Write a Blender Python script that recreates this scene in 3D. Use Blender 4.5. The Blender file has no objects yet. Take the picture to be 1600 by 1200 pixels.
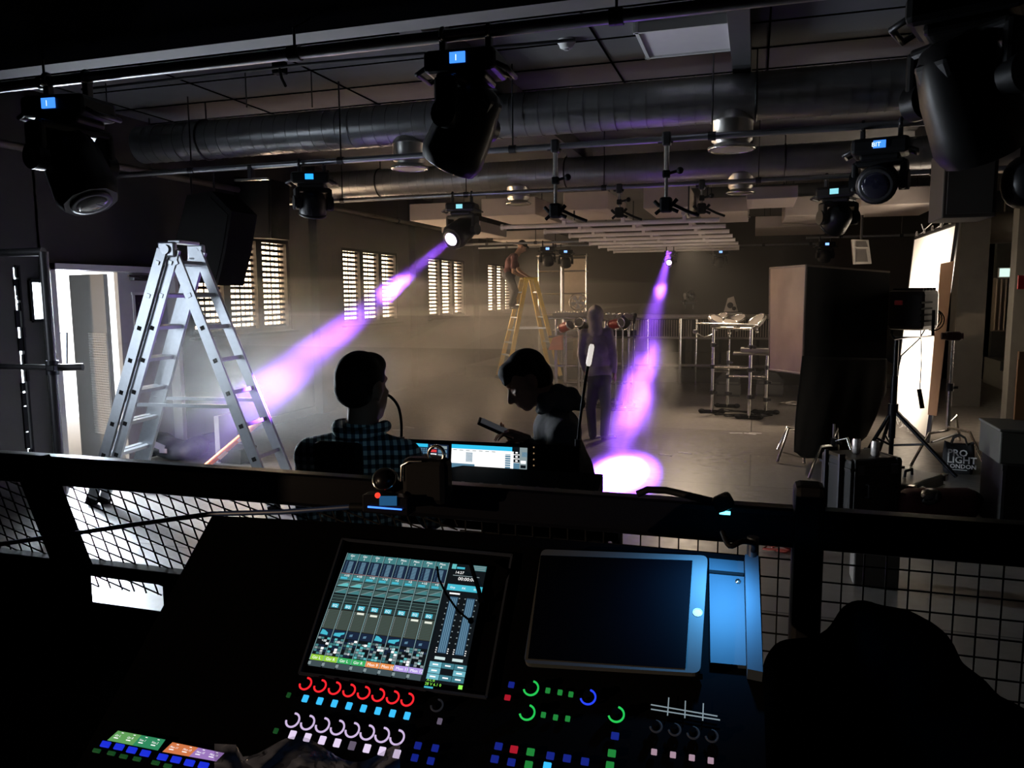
import bpy, bmesh, math, random
from mathutils import Vector, Matrix, Quaternion
random.seed(7)
C = bpy.context.scene.collection
PI = math.pi
V = Vector

# ------------------------------------------------------------------ camera
F = 1207.0; CX, CY = 800.0, 600.0; H = 1.82
_y = V((380.0, 143.0, -F)).normalized()
_x = V((3875.0, -110.0, F)); _x = (_x - _y * _x.dot(_y)).normalized()
_z = _x.cross(_y)
RC = Matrix((_x, _y, _z))            # camera space -> world
CAM = V((0, 0, H))
def ray(px, py): return RC @ V(((px - CX) / F, -(py - CY) / F, -1.0))
def onz(px, py, z=0.0): r = ray(px, py); return CAM + r * ((z - H) / r.z)
def ony(px, py, y): r = ray(px, py); return CAM + r * (y / r.y)
def onx(px, py, x): r = ray(px, py); return CAM + r * (x / r.x)
def dep(px, py, d): return CAM + ray(px, py) * d
def proj(p):
    c = RC.transposed() @ (V(p) - CAM); return CX + F * c.x / -c.z, CY - F * c.y / -c.z, -c.z
cam = bpy.data.objects.new('camera', bpy.data.cameras.new('camera')); C.objects.link(cam)
cam.data.sensor_fit = 'HORIZONTAL'; cam.data.sensor_width = 36; cam.data.lens = F / 1600 * 36
cam.data.clip_start = 0.02
cam.matrix_world = Matrix.Translation(CAM) @ RC.to_4x4()
bpy.context.scene.camera = cam

# ------------------------------------------------------------------ materials
MATS = {}
def mat(name, col=(.5, .5, .5), rough=.6, metal=0.0, em=None, es=0.0, noise=.15, scale=12.0, bump=0.0, spec=None, sample=True, alpha=1.0):
    if name in MATS: return MATS[name]
    m = bpy.data.materials.new(name); m.use_nodes = True; MATS[name] = m
    nt = m.node_tree; b = nt.nodes['Principled BSDF']
    b.inputs['Roughness'].default_value = rough; b.inputs['Metallic'].default_value = metal
    if spec is not None: b.inputs['Specular IOR Level'].default_value = spec
    b.inputs['Base Color'].default_value = (*col, 1)
    if em is None and noise > 0:
        tc = nt.nodes.new('ShaderNodeTexCoord'); n = nt.nodes.new('ShaderNodeTexNoise'); n.inputs['Scale'].default_value = scale
        n.inputs['Detail'].default_value = 3
        nt.links.new(tc.outputs['Object'], n.inputs['Vector'])
        r = nt.nodes.new('ShaderNodeMix'); r.data_type = 'RGBA'
        r.inputs[6].default_value = (*[c * (1 - noise) for c in col], 1); r.inputs[7].default_value = (*[min(1, c * (1 + noise)) for c in col], 1)
        nt.links.new(n.outputs['Fac'], r.inputs[0]); nt.links.new(r.outputs[2], b.inputs['Base Color'])
        if bump:
            bp = nt.nodes.new('ShaderNodeBump'); bp.inputs['Strength'].default_value = bump; bp.inputs['Distance'].default_value = .02
            nt.links.new(n.outputs['Fac'], bp.inputs['Height']); nt.links.new(bp.outputs['Normal'], b.inputs['Normal'])
    if em is not None:
        b.inputs['Emission Color'].default_value = (*em, 1); b.inputs['Emission Strength'].default_value = es
        if not sample: m.cycles.emission_sampling = 'NONE'
    return m
def led(name, em, es=1.0): return mat('led_' + name, (.01, .01, .01), .5, em=em, es=es, sample=False, spec=.1)

BLK = mat('black_paint', (.005, .005, .006), .6, spec=.08)
DBK = mat('dead_black', (.002, .002, .0025), .9, spec=.0)
GLS = mat('gloss_black', (.004, .004, .006), .3, spec=.15)
STL = mat('dark_steel', (.05, .05, .055), .42, metal=.8)
CHR = mat('chrome_tube', (.72, .70, .66), .22, metal=1.0, noise=.08)
ALU = mat('brushed_aluminium', (.55, .58, .62), .38, metal=.85, noise=.12, scale=30)
GAL = mat('galvanised_duct', (.66, .67, .69), .33, metal=.75, noise=.15, scale=9, bump=.06)
WALLM = mat('dark_wall_paint', (.030, .027, .024), .75, noise=.25, scale=3, bump=.1)
CEIL = mat('grey_ceiling_board', (.10, .10, .104), .8, noise=.18, scale=4)
BAFM = mat('acoustic_board', (.46, .40, .36), .85, noise=.08, scale=6)
WHT = mat('white_paint', (.75, .75, .74), .55, noise=.05)
SKYG = mat('daylight_glow', (.5, .5, .5), .8, em=(1.0, .74, .48), es=7.0)
DAY = mat('cool_daylight_glow', (.5, .5, .5), .8, em=(.80, .90, 1.0), es=9.0)
FAB = mat('black_fabric', (.016, .015, .014), .9, noise=.3, scale=40)

# ------------------------------------------------------------------ mesh builder
class MB:
    def __init__(s): s.v = []; s.f = []; s.m = []; s.sm = []
    def add(s, verts, faces, m=None, smooth=False):
        b = len(s.v); s.v.extend(V(p) for p in verts)
        for f in faces: s.f.append(tuple(b + i for i in f)); s.m.append(m); s.sm.append(smooth)
        return s
    def box(s, c, size, m=None, rot=None, bev=0.0, taper=1.0):
        x, y, z = (d / 2 for d in size); c = V(c)
        if bev > 0:
            bm = bmesh.new(); bmesh.ops.create_cube(bm, size=1)
            for v in bm.verts:
                k = taper if v.co.z > 0 else 1
                v.co = V((v.co.x * size[0] * k, v.co.y * size[1] * k, v.co.z * size[2]))
            bmesh.ops.bevel(bm, geom=bm.edges[:], offset=min(bev, min(size) * .45), segments=2, affect='EDGES', profile=.5)
            bm.verts.index_update(); vs = [v.co.copy() for v in bm.verts]; fs = [[v.index for v in f.verts] for f in bm.faces]; bm.free()
        else:
            t = taper
            vs = [V((sx * x * (t if sz > 0 else 1), sy * y * (t if sz > 0 else 1), sz * z)) for sz in (-1, 1) for sy in (-1, 1) for sx in (-1, 1)]
            fs = [(0, 2, 3, 1), (4, 5, 7, 6), (0, 1, 5, 4), (2, 6, 7, 3), (0, 4, 6, 2), (1, 3, 7, 5)]
        if rot is not None: vs = [rot @ v for v in vs]
        return s.add([c + v for v in vs], fs, m)
    def bar(s, p, q, w, h=None, m=None, up=(0, 0, 1), bev=0.0):
        """rectangular bar from p to q; w across, h along 'up'"""
        p, q = V(p), V(q); h = h or w; d = q - p; y = d.normalized(); x = y.cross(V(up))
        if x.length < 1e-4: x = y.cross(V((1, 0, 0)))
        x.normalize(); z = x.cross(y); R = Matrix((x, y, z)).transposed()
        return s.box((p + q) / 2, (w, d.length, h), m, R, bev)
    def ring(s, c, ax, r, n, ref=None):
        ax = V(ax).normalized(); u = ax.cross(V((0, 0, 1)) if ref is None else V(ref))
        if u.length < 1e-3: u = ax.cross(V((1, 0, 0)))
        u.normalize(); w = ax.cross(u)
        return [V(c) + (u * math.cos(2 * PI * i / n) + w * math.sin(2 * PI * i / n)) * r for i in range(n)]
    def cyl(s, p, q, r0, r1=None, n=12, m=None, caps=True):
        p, q = V(p), V(q); r1 = r0 if r1 is None else r1; ax = q - p
        vs = s.ring(p, ax, r0, n) + s.ring(q, ax, r1, n)
        s.add(vs, [(i, (i + 1) % n, n + (i + 1) % n, n + i) for i in range(n)], m, True)
        if caps:
            s.add(vs[:n], [tuple(reversed(range(n)))], m); s.add(vs[n:], [tuple(range(n))], m)
        return s
    def lathe(s, base, ax, prof, n=20, m=None, caps=True):
        """prof = [(dist along ax, radius)...]"""
        base, ax = V(base), V(ax).normalized(); vs = []
        for d, r in prof: vs += s.ring(base + ax * d, ax, max(r, 1e-4), n)
        k = len(prof)
        s.add(vs, [(j * n + i, j * n + (i + 1) % n, (j + 1) * n + (i + 1) % n, (j + 1) * n + i) for j in range(k - 1) for i in range(n)], m, True)
        if caps: s.add(vs[:n], [tuple(reversed(range(n)))], m); s.add(vs[-n:], [tuple(range(n))], m)
        return s
    def tube(s, pts, r, n=8, m=None, caps=True):
        pts = [V(p) for p in pts]; vs = []; ref = None
        rs = r if isinstance(r, (list, tuple)) else [r] * len(pts)
        t0 = (pts[1] - pts[0]).normalized(); u = t0.cross(V((0, 0, 1)))
        if u.length < 1e-2: u = t0.cross(V((1, 0, 0)))
        u.normalize()
        for i, p in enumerate(pts):
            a = pts[max(0, i - 1)]; b = pts[min(len(pts) - 1, i + 1)]; t = (b - a).normalized()
            u = (u - t * u.dot(t)).normalized(); w = t.cross(u)
            vs += [p + (u * math.cos(2 * PI * j / n) + w * math.sin(2 * PI * j / n)) * rs[i] for j in range(n)]
        k = len(pts)
        s.add(vs, [(j * n + i, j * n + (i + 1) % n, (j + 1) * n + (i + 1) % n, (j + 1) * n + i) for j in range(k - 1) for i in range(n)], m, True)
        if caps: s.add(vs[:n], [tuple(reversed(range(n)))], m); s.add(vs[-n:], [tuple(range(n))], m)
        return s
    def ell(s, c, rad, rot=None, n=14, k=9, m=None):
        c = V(c); rad = V(rad) if not isinstance(rad, (int, float)) else V((rad,) * 3); vs = []
        for j in range(1, k):
            th = PI * j / k
            for i in range(n):
                ph = 2 * PI * i / n
                vs.append(V((rad.x * math.sin(th) * math.cos(ph), rad.y * math.sin(th) * math.sin(ph), rad.z * math.cos(th))))
        vs += [V((0, 0, rad.z)), V((0, 0, -rad.z))]; t, b = len(vs) - 2, len(vs) - 1
        fs = [(j * n + i, (j + 1) * n + i, (j + 1) * n + (i + 1) % n, j * n + (i + 1) % n) for j in range(k - 2) for i in range(n)]
        fs += [(t, i, (i + 1) % n) for i in range(n)] + [(b, (k - 2) * n + (i + 1) % n, (k - 2) * n + i) for i in range(n)]
        if rot is not None: vs = [rot @ v for v in vs]
        return s.add([c + v for v in vs], fs, m, True)
    def cap(s, p, q, r0, r1=None, m=None, n=12):
        r1 = r0 if r1 is None else r1; p, q = V(p), V(q)
        s.ell(p, r0, n=n, k=8, m=m); s.ell(q, r1, n=n, k=8, m=m)
        if (q - p).length > 1e-5: s.cyl(p, q, r0 * .985, r1 * .985, n, m)
        return s
    def prism(s, poly, ext, m=None):
        """poly: world points of a planar polygon, ext: extrusion vector"""
        n = len(poly); P = [V(p) for p in poly]; e = V(ext)
        s.add(P + [p + e for p in P], [tuple(reversed(range(n))), tuple(range(n, 2 * n))] + [(i, (i + 1) % n, n + (i + 1) % n, n + i) for i in range(n)], m)
        return s
    def torus(s, c, ax, R, r, n=20, k=8, m=None, a0=0.0, a1=2 * PI, ref=None):
        ax = V(ax).normalized(); u = ax.cross(V((0, 0, 1)) if ref is None else V(ref))
        if u.length < 1e-3: u = ax.cross(V((1, 0, 0)))
        u.normalize(); w = ax.cross(u)
        pts = [V(c) + (u * math.cos(a0 + (a1 - a0) * i / n) + w * math.sin(a0 + (a1 - a0) * i / n)) * R for i in range(n + 1)]
        return s.tube(pts, r, k, m)
    def text(s, body, size, O, U, W, m=None, lift=0.0, align='LEFT', bold=0.0):
        """flat lettering in the plane (O; U right, W up)"""
        cu = bpy.data.curves.new('txt', 'FONT'); cu.body = body; cu.size = size; cu.align_x = align; cu.resolution_u = 2; cu.offset = bold
        ob = bpy.data.objects.new('txt', cu); me = ob.to_mesh()
        U, W, O = V(U).normalized(), V(W).normalized(), V(O); N = U.cross(W)
        s.add([O + U * v.co.x + W * v.co.y + N * lift for v in me.vertices], [tuple(p.vertices) for p in me.polygons], m)
        ob.to_mesh_clear(); bpy.data.objects.remove(ob); bpy.data.curves.remove(cu)
        return s
    def build(s, name, m, parent=None, origin=None, world=True):
        """ONE mesh object. Vertices are world points unless world=False (then local to the parent)."""
        W = WM.get(parent.name, Matrix.Identity(4)) if parent is not None else Matrix.Translation(origin or (0, 0, 0))
        Wi = W.inverted()
        mats = []
        def idx(k):
            k = k or m
            if k not in mats: mats.append(k)
            return mats.index(k)
        me = bpy.data.meshes.new(name)
        me.from_pydata([Wi @ v if world else v for v in s.v], [], s.f)
        ids = [idx(k) for k in s.m]
        for k in mats: me.materials.append(k)
        me.polygons.foreach_set('material_index', ids); me.polygons.foreach_set('use_smooth', s.sm)
        me.update()
        o = bpy.data.objects.new(name, me); C.objects.link(o)
        if parent is not None: o.parent = parent
        else: o.matrix_world = W
        WM[o.name] = W
        return o
WM = {}
def fixnormals(o):
    bm = bmesh.new(); bm.from_mesh(o.data); bmesh.ops.recalc_face_normals(bm, faces=bm.faces[:]); bm.to_mesh(o.data); bm.free()

def tag(o, label=None, cat=None, group=None, kind=None):
    if label: o['label'] = label
    if cat: o['category'] = cat
    if group: o['group'] = group
    if kind: o['kind'] = kind
    return o
def thing(name, label, cat, loc=(0, 0, 0), rotz=0.0, group=None, M=None):
    o = bpy.data.objects.new(name, None); C.objects.link(o); o.empty_display_size = .1
    W = M if M is not None else Matrix.Translation(loc) @ Matrix.Rotation(rotz, 4, 'Z')
    o.matrix_world = W; WM[o.name] = W
    return tag(o, label, cat, group)
def struct(name, mb, m, origin=None):
    o = mb.build(name, m, None, origin); o['kind'] = 'structure'; return o
def dup(root, M, label=None, group=None):
    r = root.copy(); C.objects.link(r); r.matrix_world = M; WM[r.name] = M
    if label: r['label'] = label
    if group: r['group'] = group
    for ch in list(root.children):
        c = ch.copy(); C.objects.link(c); c.parent = r
        for g in list(ch.children):
            d = g.copy(); C.objects.link(d); d.parent = c
    return r
def remesh(o, vox, smooth=4, adapt=0.0):
    """fuse the overlapping closed pieces of a mesh into one continuous skin"""
    md = o.modifiers.new('r', 'REMESH'); md.mode = 'VOXEL'; md.voxel_size = vox; md.use_smooth_shade = True
    if smooth:
        ms = o.modifiers.new('s', 'SMOOTH'); ms.factor = .5; ms.iterations = smooth
    dg = bpy.context.evaluated_depsgraph_get(); dg.update()
    me = bpy.data.meshes.new_from_object(o.evaluated_get(dg)); mats = [k for k in o.data.materials]
    o.modifiers.clear(); old = o.data; o.data = me; bpy.data.meshes.remove(old)
    me.materials.clear(); me.materials.append(mats[0])
    for p in me.polygons: p.use_smooth = True; p.material_index = 0
    return o
def rot_to(fwd, up=(0, 0, 1)):
    """columns: x right, y forward, z up"""
    y = V(fwd).normalized(); x = y.cross(V(up)).normalized(); z = x.cross(y)
    return Matrix((x, y, z)).transposed()

# ------------------------------------------------------------------ THE SETTING
XL, YB, XR, ZC = -6.5, 21.0, 7.5, 3.75
FLOOR = mat('dark_vinyl_floor', (.13, .115, .10), .34, noise=.0)
def floor_nodes(m):
    nt = m.node_tree; b = nt.nodes['Principled BSDF']
    tc = nt.nodes.new('ShaderNodeTexCoord')
    n1 = nt.nodes.new('ShaderNodeTexNoise'); n1.inputs['Scale'].default_value = 1.3; n1.inputs['Detail'].default_value = 5
    n2 = nt.nodes.new('ShaderNodeTexNoise'); n2.inputs['Scale'].default_value = 14; n2.inputs['Detail'].default_value = 4
    br = nt.nodes.new('ShaderNodeTexBrick'); br.inputs['Scale'].default_value = 1.0; br.inputs['Brick Width'].default_value = 14.0; br.inputs['Row Height'].default_value = 1.5
    br.inputs['Mortar Size'].default_value = .008; br.inputs['Color1'].default_value = (.24, .22, .20, 1); br.inputs['Color2'].default_value = (.17, .155, .14, 1); br.inputs['Mortar'].default_value = (.03, .028, .025, 1)
    nt.links.new(tc.outputs['Object'], br.inputs['Vector'])
    for n in (n1, n2): nt.links.new(tc.outputs['Object'], n.inputs['Vector'])
    mx = nt.nodes.new('ShaderNodeMix'); mx.data_type = 'RGBA'; mx.blend_type = 'MULTIPLY'; mx.inputs[0].default_value = .45
    nt.links.new(br.outputs['Color'], mx.inputs[6]); nt.links.new(n1.outputs['Fac'], mx.inputs[7]); nt.links.new(mx.outputs[2], b.inputs['Base Color'])
    mr = nt.nodes.new('ShaderNodeMapRange'); mr.inputs['To Min'].default_value = .22; mr.inputs['To Max'].default_value = .5
    nt.links.new(n2.outputs['Fac'], mr.inputs['Value']); nt.links.new(mr.outputs['Result'], b.inputs['Roughness'])
floor_nodes(FLOOR)
struct('floor', MB().box(((XL + XR) / 2, 9.5, -.05), (XR - XL + .4, 24, .1)), FLOOR)
struct('floor_platform', MB().box((.2, .05, .15), (5.6, 3.7, .3)), BLK)
struct('ceiling', MB().box(((XL + XR) / 2, 9.5, ZC + .05), (XR - XL + .4, 24, .1)), CEIL)
# joints of the ceiling boards
mb = MB()
for i in range(20):
    y = 3.6 + i * .62
    if y < 8: mb.box((-1.0, y, ZC - .004), (11, .012, .008))
for i in range(14): mb.box((-6.2 + i * 1.25, 5.6, ZC - .004), (.014, 5.0, .008))
struct('ceiling_trim', mb, DBK)
# the bulkhead above the platform and the lit downstand strip in front of it
ZB = 3.12; yB = (onz(0, 108, ZB).y + onz(540, 46, ZB).y) / 2
struct('ceiling_bulkhead', MB().box((0, yB - 2.2, (ZB + ZC) / 2), (13, 4.4, ZC - ZB)), DBK)
struct('ceiling_beam', MB().box((-.5, yB + .13, (ZB + .04 + ZC) / 2), (12, .25, ZC - ZB - .04)), mat('painted_concrete', (.22, .22, .23), .8, scale=5))
for i, (x, w) in enumerate(((-2.25, .16), (-.15, .14), (1.9, .2))):
    struct('ceiling_rib', MB().box((x, 7.2, ZC - .09), (w, 7.0, .18)), mat('rib_paint', (.06, .06, .065), .7))
# left wall with its openings
DY0, DY1, DZ = 5.74, 7.45, 2.15
WIN = [(7.78, 9.92), (11.42, 13.52), (14.95, 17.10), (18.75, 20.85)]
WZ0, WZ1 = 1.34, 2.61
def wl(name, y0, y1, z0, z1): return (XL - .1, (y0 + y1) / 2, (z0 + z1) / 2), (.2, y1 - y0, z1 - z0)
mb = MB()
def wbox(y0, y1, z0, z1): mb.box((XL - .1, (y0 + y1) / 2, (z0 + z1) / 2), (.2, y1 - y0, z1 - z0))
ys = onx(34, 550, XL).y; yw0, yw1 = onx(47, 470, XL).y, onx(69, 470, XL).y
zw0, zw1 = onx(58, 501, XL).z, onx(58, 439, XL).z
wbox(-2.5, ys - .02, 0, ZC); wbox(ys - .02, ys + .02, 2.1, ZC); wbox(ys + .02, yw0, 0, ZC)
wbox(yw0, yw1, 0, zw0); wbox(yw0, yw1, zw1, ZC); wbox(yw1, DY0, 0, ZC); wbox(DY0, DY1, DZ, ZC); wbox(DY1, WIN[0][0], 0, ZC)
for i, (a, b) in enumerate(WIN):
    wbox(a, b, 0, WZ0); wbox(a, b, WZ1, ZC); wbox(b, WIN[i + 1][0] if i < 3 else YB + .2, 0, ZC)
struct('wall_left', mb, WALLM)
struct('wall_back', MB().box(((XL + XR) / 2, YB + .1, ZC / 2), (XR - XL + .4, .2, ZC)), mat('black_stage_wall', (.016, .014, .012), .7, scale=2))
struct('wall_right', MB().box((XR + .1, 9.5, ZC / 2), (.2, 24, ZC)), WALLM)
mb = MB()
for y in (10.67, 14.25, 17.9): mb.box((XL + .07, y, ZC / 2), (.14, .42, ZC))
struct('wall_left_piers', mb, WALLM)
struct('baseboard_left', MB().box((XL + .012, 14.3, .06), (.024, 13.2, .12)), BLK)
# the unlit door before it: ragged draught strip along its edge, small vision panel, pull handle
mb = MB(); zz = .05
while zz < 2.1:
    h = random.uniform(.03, .16); o = random.choice((-1, 1)) * random.uniform(.012, .03)
    mb.box((XL + .004, ys + o, zz + h / 2), (.02, .045, h)); zz += h * random.uniform(.9, 1.3)
mb.box((XL + .01, ys + .02, 1.05), (.03, .02, 2.1))
door2 = struct('door_2', mb, BLK)
mb = MB()
for y in (yw0, yw1): mb.box((XL + .01, y, (zw0 + zw1) / 2), (.03, .03, zw1 - zw0))
for z in (zw0, zw1): mb.box((XL + .01, (yw0 + yw1) / 2, z), (.03, yw1 - yw0, .03))
mb.build('glazing_frame', BLK, door2)
struct('exterior_sky', MB().box((XL - .035, (yw0 + yw1) / 2, (zw0 + zw1) / 2), (.012, yw1 - yw0, zw1 - zw0)).box((XL - .03, ys, 1.05), (.012, .04, 2.1)), DAY)
mb = MB()
for x in (83, 104):
    a, b = onx(x, 520, XL + .07), onx(x, 572, XL + .07)
    mb.tube([a - V((.07, 0, 0)), a, b, b - V((.07, 0, 0))], .012)
    mb.build('pull_handle', STL, door2); mb = MB()
# windows: dark frames, three sashes each, perforated slat shutters
WFM = mat('window_frame_paint', (.012, .010, .009), .7, spec=.1)
for i, (a, b) in enumerate(WIN):
    w = MB(); t = .05
    for z in (WZ0 + .02, WZ1 - .02): w.box((XL - .06, (a + b) / 2, z), (.1, b - a, .05))
    cw = (b - a) / 3
    for k in range(4):
        y = a + k * cw; y = max(a + .03, min(b - .03, y)); w.box((XL - .06, y, (WZ0 + WZ1) / 2), (.1, .13 if 0 < k < 3 else .07, WZ1 - WZ0))
    win = struct('window_%d' % (i + 1), w, WFM)
    s = MB(); n = 16; pitch = (WZ1 - WZ0 - .06) / n
    for k in range(n):
        z = WZ0 + .05 + (k + .5) * pitch
        s.box((XL - .075, (a + b) / 2, z - pitch * .33), (.012, b - a - .02, pitch * .53))
    for k in range(3):
        for j in range(1, 6):
            wdt = .022 if j == 3 else .010
            s.box((XL - .082, a + k * cw + .06 + (cw - .12) * j / 6, (WZ0 + WZ1) / 2), (.008, wdt, WZ1 - WZ0))
    sl = s.build('shutter_slats', WFM, win)
    struct('exterior_sky', MB().box((XL - .26, (a + b) / 2 + .15, (WZ0 + WZ1) / 2), (.02, b - a + .5, WZ1 - WZ0 + .2)), SKYG)
    MB().box((XL + .03, (a + b) / 2, WZ0 - .03), (.1, b - a + .1, .03)).build('sill', WFM, win)
# the double door in the left wall: one leaf shut, one swung out into the daylight
DPA = mat('door_paint', (.55, .56, .57), .5, noise=.06)
mb = MB()
for y in (DY0 + .03, DY1 - .03): mb.box((XL, y, DZ / 2), (.26, .06, DZ))
mb.box((XL, (DY0 + DY1) / 2, DZ - .03), (.26, DY1 - DY0, .06))
door1 = struct('door_1', mb, WHT)
HY = 6.68
lf = MB(); y0, y1 = HY, DY1 - .06; wz0, wz1 = 1.32, 1.86; wy0, wy1 = y0 + .2, y1 - .24
lf.box((XL - .02, (y0 + y1) / 2, wz0 / 2 + .01), (.05, y1 - y0, wz0)); lf.box((XL - .02, (y0 + y1) / 2, (wz1 + DZ - .06) / 2), (.05, y1 - y0, DZ - .06 - wz1))
lf.box((XL - .02, (y0 + wy0) / 2, (wz0 + wz1) / 2), (.05, wy0 - y0, wz1 - wz0)); lf.box((XL - .02, (y1 + wy1) / 2, (wz0 + wz1) / 2), (.05, y1 - wy1, wz1 - wz0))
leaf = lf.build('door_leaf', DPA, door1)
MB().box((XL - .02, (wy0 + wy1) / 2, (wz0 + wz1) / 2), (.012, wy1 - wy0, wz1 - wz0)).build('glass_pane', mat('door_glass', (.02, .02, .018), .15), leaf)
mb = MB()
for z in (wz0, wz1): mb.box((XL + .008, (wy0 + wy1) / 2, z), (.02, wy1 - wy0 + .05, .03))
for y in (wy0, wy1): mb.box((XL + .008, y, (wz0 + wz1) / 2), (.02, .03, wz1 - wz0))
mb.build('glazing_frame', WHT, leaf)
MB().box((XL + .04, HY + .3, 2.03), (.07, .28, .06), bev=.01).bar((XL + .07, HY + .28, 2.03), (XL + .11, HY + .04, 2.05), .02).build('door_closer', STL, leaf)
ang = math.radians(16)           # the open leaf points outwards and a little towards the back
d = V((-math.cos(ang), math.sin(ang), 0)); hp = V((XL - .12, HY - .03, 0)); nrm = V((d.y, -d.x, 0))
R = Matrix((d, nrm, V((0, 0, 1)))).transposed()
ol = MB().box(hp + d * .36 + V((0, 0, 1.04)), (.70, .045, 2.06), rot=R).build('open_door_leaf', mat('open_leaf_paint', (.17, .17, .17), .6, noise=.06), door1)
mb = MB()
nn = nrm if nrm.y < 0 else -nrm
for i in range(17): mb.box(hp + d * (.03 + .021 * i) + nn * .028 + V((0, 0, .88)), (.006, .008, 1.12), rot=R)
for i in range(42): mb.box(hp + d * .2 + nn * .028 + V((0, 0, .33 + .0268 * i)), (.36, .008, .006), rot=R)
mb.build('ventilation_grille', WHT, ol)
# what lies outside the doorway
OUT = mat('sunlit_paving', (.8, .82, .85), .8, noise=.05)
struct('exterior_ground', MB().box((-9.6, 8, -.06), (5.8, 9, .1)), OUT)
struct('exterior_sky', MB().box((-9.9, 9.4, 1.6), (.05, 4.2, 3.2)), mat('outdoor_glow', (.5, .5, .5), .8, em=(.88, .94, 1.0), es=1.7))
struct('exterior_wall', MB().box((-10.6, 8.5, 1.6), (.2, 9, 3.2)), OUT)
# right side of the hall: pillars, recess with steps, exit sign
PIL = mat('pillar_paint', (.045, .042, .036), .75, noise=.3, scale=4)
a, b = onz(1487, 634), onz(1527, 634)
struct('wall_right_pillar', MB().box(((a.x + b.x) / 2, a.y + .2, ZC / 2), (b.x - a.x + .02, .4, ZC)), PIL)
a, b = onz(1572, 668), onz(1594, 668)
struct('wall_right_pillar', MB().box(((a.x + b.x) / 2, a.y + .12, ZC / 2), (b.x - a.x + .02, .24, ZC)), PIL)
# partition across the right-hand recess with a tall unlit opening
GP = mat('recess_paint', (.065, .07, .058), .8, noise=.2)
PY = 17.6
x0, x1, x2, x3 = ony(1500, 500, PY).x, ony(1527, 500, PY).x, ony(1549, 500, PY).x, XR
zt = ony(1540, 372, PY).z
struct('wall_recess', MB().box(((x0 + x1) / 2, PY, ZC / 2), (x1 - x0, .15, ZC)).box(((x1 + x2) / 2, PY, (zt + ZC) / 2), (x2 - x1, .15, ZC - zt)).box(((x2 + x3) / 2, PY, ZC / 2), (x3 - x2, .15, ZC)), GP)
struct('wall_recess_back', MB().box(((x1 + x2) / 2, PY + .5, 1.6), (1.2, .1, 3.2)), DBK)
# steps
for i in range(3):
    z = .17 * (i + 1); y = 15.4 + .5 * i
    st = struct('floor_step', MB().box((5.9, (y + PY) / 2 - .04, z - .085), (3.0, PY - y - .1, .17)), mat('step_paint', (.12, .13, .115), .7))
# green exit sign glowing on the recess wall
c = ony(1569, 426, PY - .12)
t = thing('exit_sign', 'small pale green glowing exit sign high on the recess wall beyond the right pillars', 'sign', (c.x, c.y, c.z))
MB().box(c, (.2, .08, .2), bev=.01).build('housing', WHT, t)
MB().box(c + V((0, -.045, 0)), (.18, .01, .16)).build('lit_panel', led('exit', (.75, 1, .9), 1.0), t)
# tall wall radiator
c = ony(1562, 476, PY - .12)
t = thing('wall_radiator', 'tall narrow beige radiator fixed under the exit sign', 'radiator', (c.x, c.y, c.z))
MB().box(c + V((0, .02, 0)), (.24, .1, 1.05), bev=.01).build('casing', mat('radiator_paint', (.30, .26, .2), .5), t)
mb = MB()
for k in (-.08, 0.0, .08): mb.cyl(c + V((k, -.06, -.5)), c + V((k, -.06, .5)), .02, n=8)
mb.build('column_tubes', mat('radiator_tube', (.5, .44, .34), .4), t)
# low duct running over the recess
a, b = ony(1522, 358, 14.9), ony(1640, 352, 14.9)
tag(MB().tube([a, b], .26, 18).cyl(a.lerp(b, .4) + V((0, 0, .2)), (a.lerp(b, .4).x, a.y, ZC), .015, n=6).build('hanging_duct', mat('painted_duct', (.20, .19, .17), .6), None, a), 'short painted grey duct above the recess opening beyond the pillar', 'duct')
# pale board and red sign by the right edge
c = dep(1577, 238, 9.5)
tag(MB().box(c, (.42, .6, .42), bev=.01).build('ceiling_baffle', BAFM, None, c), 'tan square acoustic baffle alone at the far right ceiling corner', 'acoustic panel', 'acoustic baffles')
c = dep(1598, 441, 9.0)
tag(MB().box(c, (.10, .02, .16)).build('red_sign', mat('red_sign', (.5, .02, .03), .5), None, c), 'small red sign on the pillar at the right edge', 'sign')
# ------------------------------------------------------------------ OVERHEAD
def duct(name, label, y, zb, r, x0, x1, outs, seam=.13):
    t = thing(name, label, 'air duct', (x0, y, zb))
    zc = zb + r; mb = MB(); x = x0 + seam
    mb.cyl((x0, y, zc), (x1, y, zc), r, n=48)
    while x < x1 - .05: mb.cyl((x - .004, y, zc), (x + .004, y, zc), r + .0045, n=48); x += seam; mb.build('spiral_tube', GAL, t)
    for (px, py, rr) in outs:
        p = ony(px, py, y); h = zc - p.z
        o = MB().lathe((p.x, y, p.z), (0, 0, 1), [(.0, rr * 1.12), (.018, rr * 1.16), (.035, rr * .86), (.05, rr * .84), (.07, rr * .98), (.10, rr), (.21, rr), (.215, rr * 1.03), (.23, rr * 1.03), (.235, rr), (h - .02, rr * .72), (h, rr * .4)], 24)
        ou = o.build('air_outlet', mat('outlet_metal', (.58, .57, .54), .35, metal=.9, noise=.1), t)
        MB().torus((p.x, y, p.z + .006), (0, 0, 1), rr * 1.08, .012, 24).build('flange', CHR, ou)
    for k in range(4):
        xs = x0 + .8 + (x1 - x0 - 1.4) * k / 3
        MB().torus((xs, y, zc), (1, 0, 0), r + .008, .010, 24, 6).cyl((xs, y, zc + r), (xs, y, ZC), .006, n=6).build('hanger_strap', STL, t)
    return t
duct('ventilation_duct', 'big silver spiral duct across the ceiling, nearer of the two long ones', 6.72, 3.2, .185, -6.1, 3.2, [(640, 264, .15), (1143, 234, .165)])
duct('ventilation_duct', 'silver spiral duct across the ceiling behind the nearer one', 10.12, 3.215, .185, -5.9, 3.6, [(810, 319, .15), (1157, 302, .15)])
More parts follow.
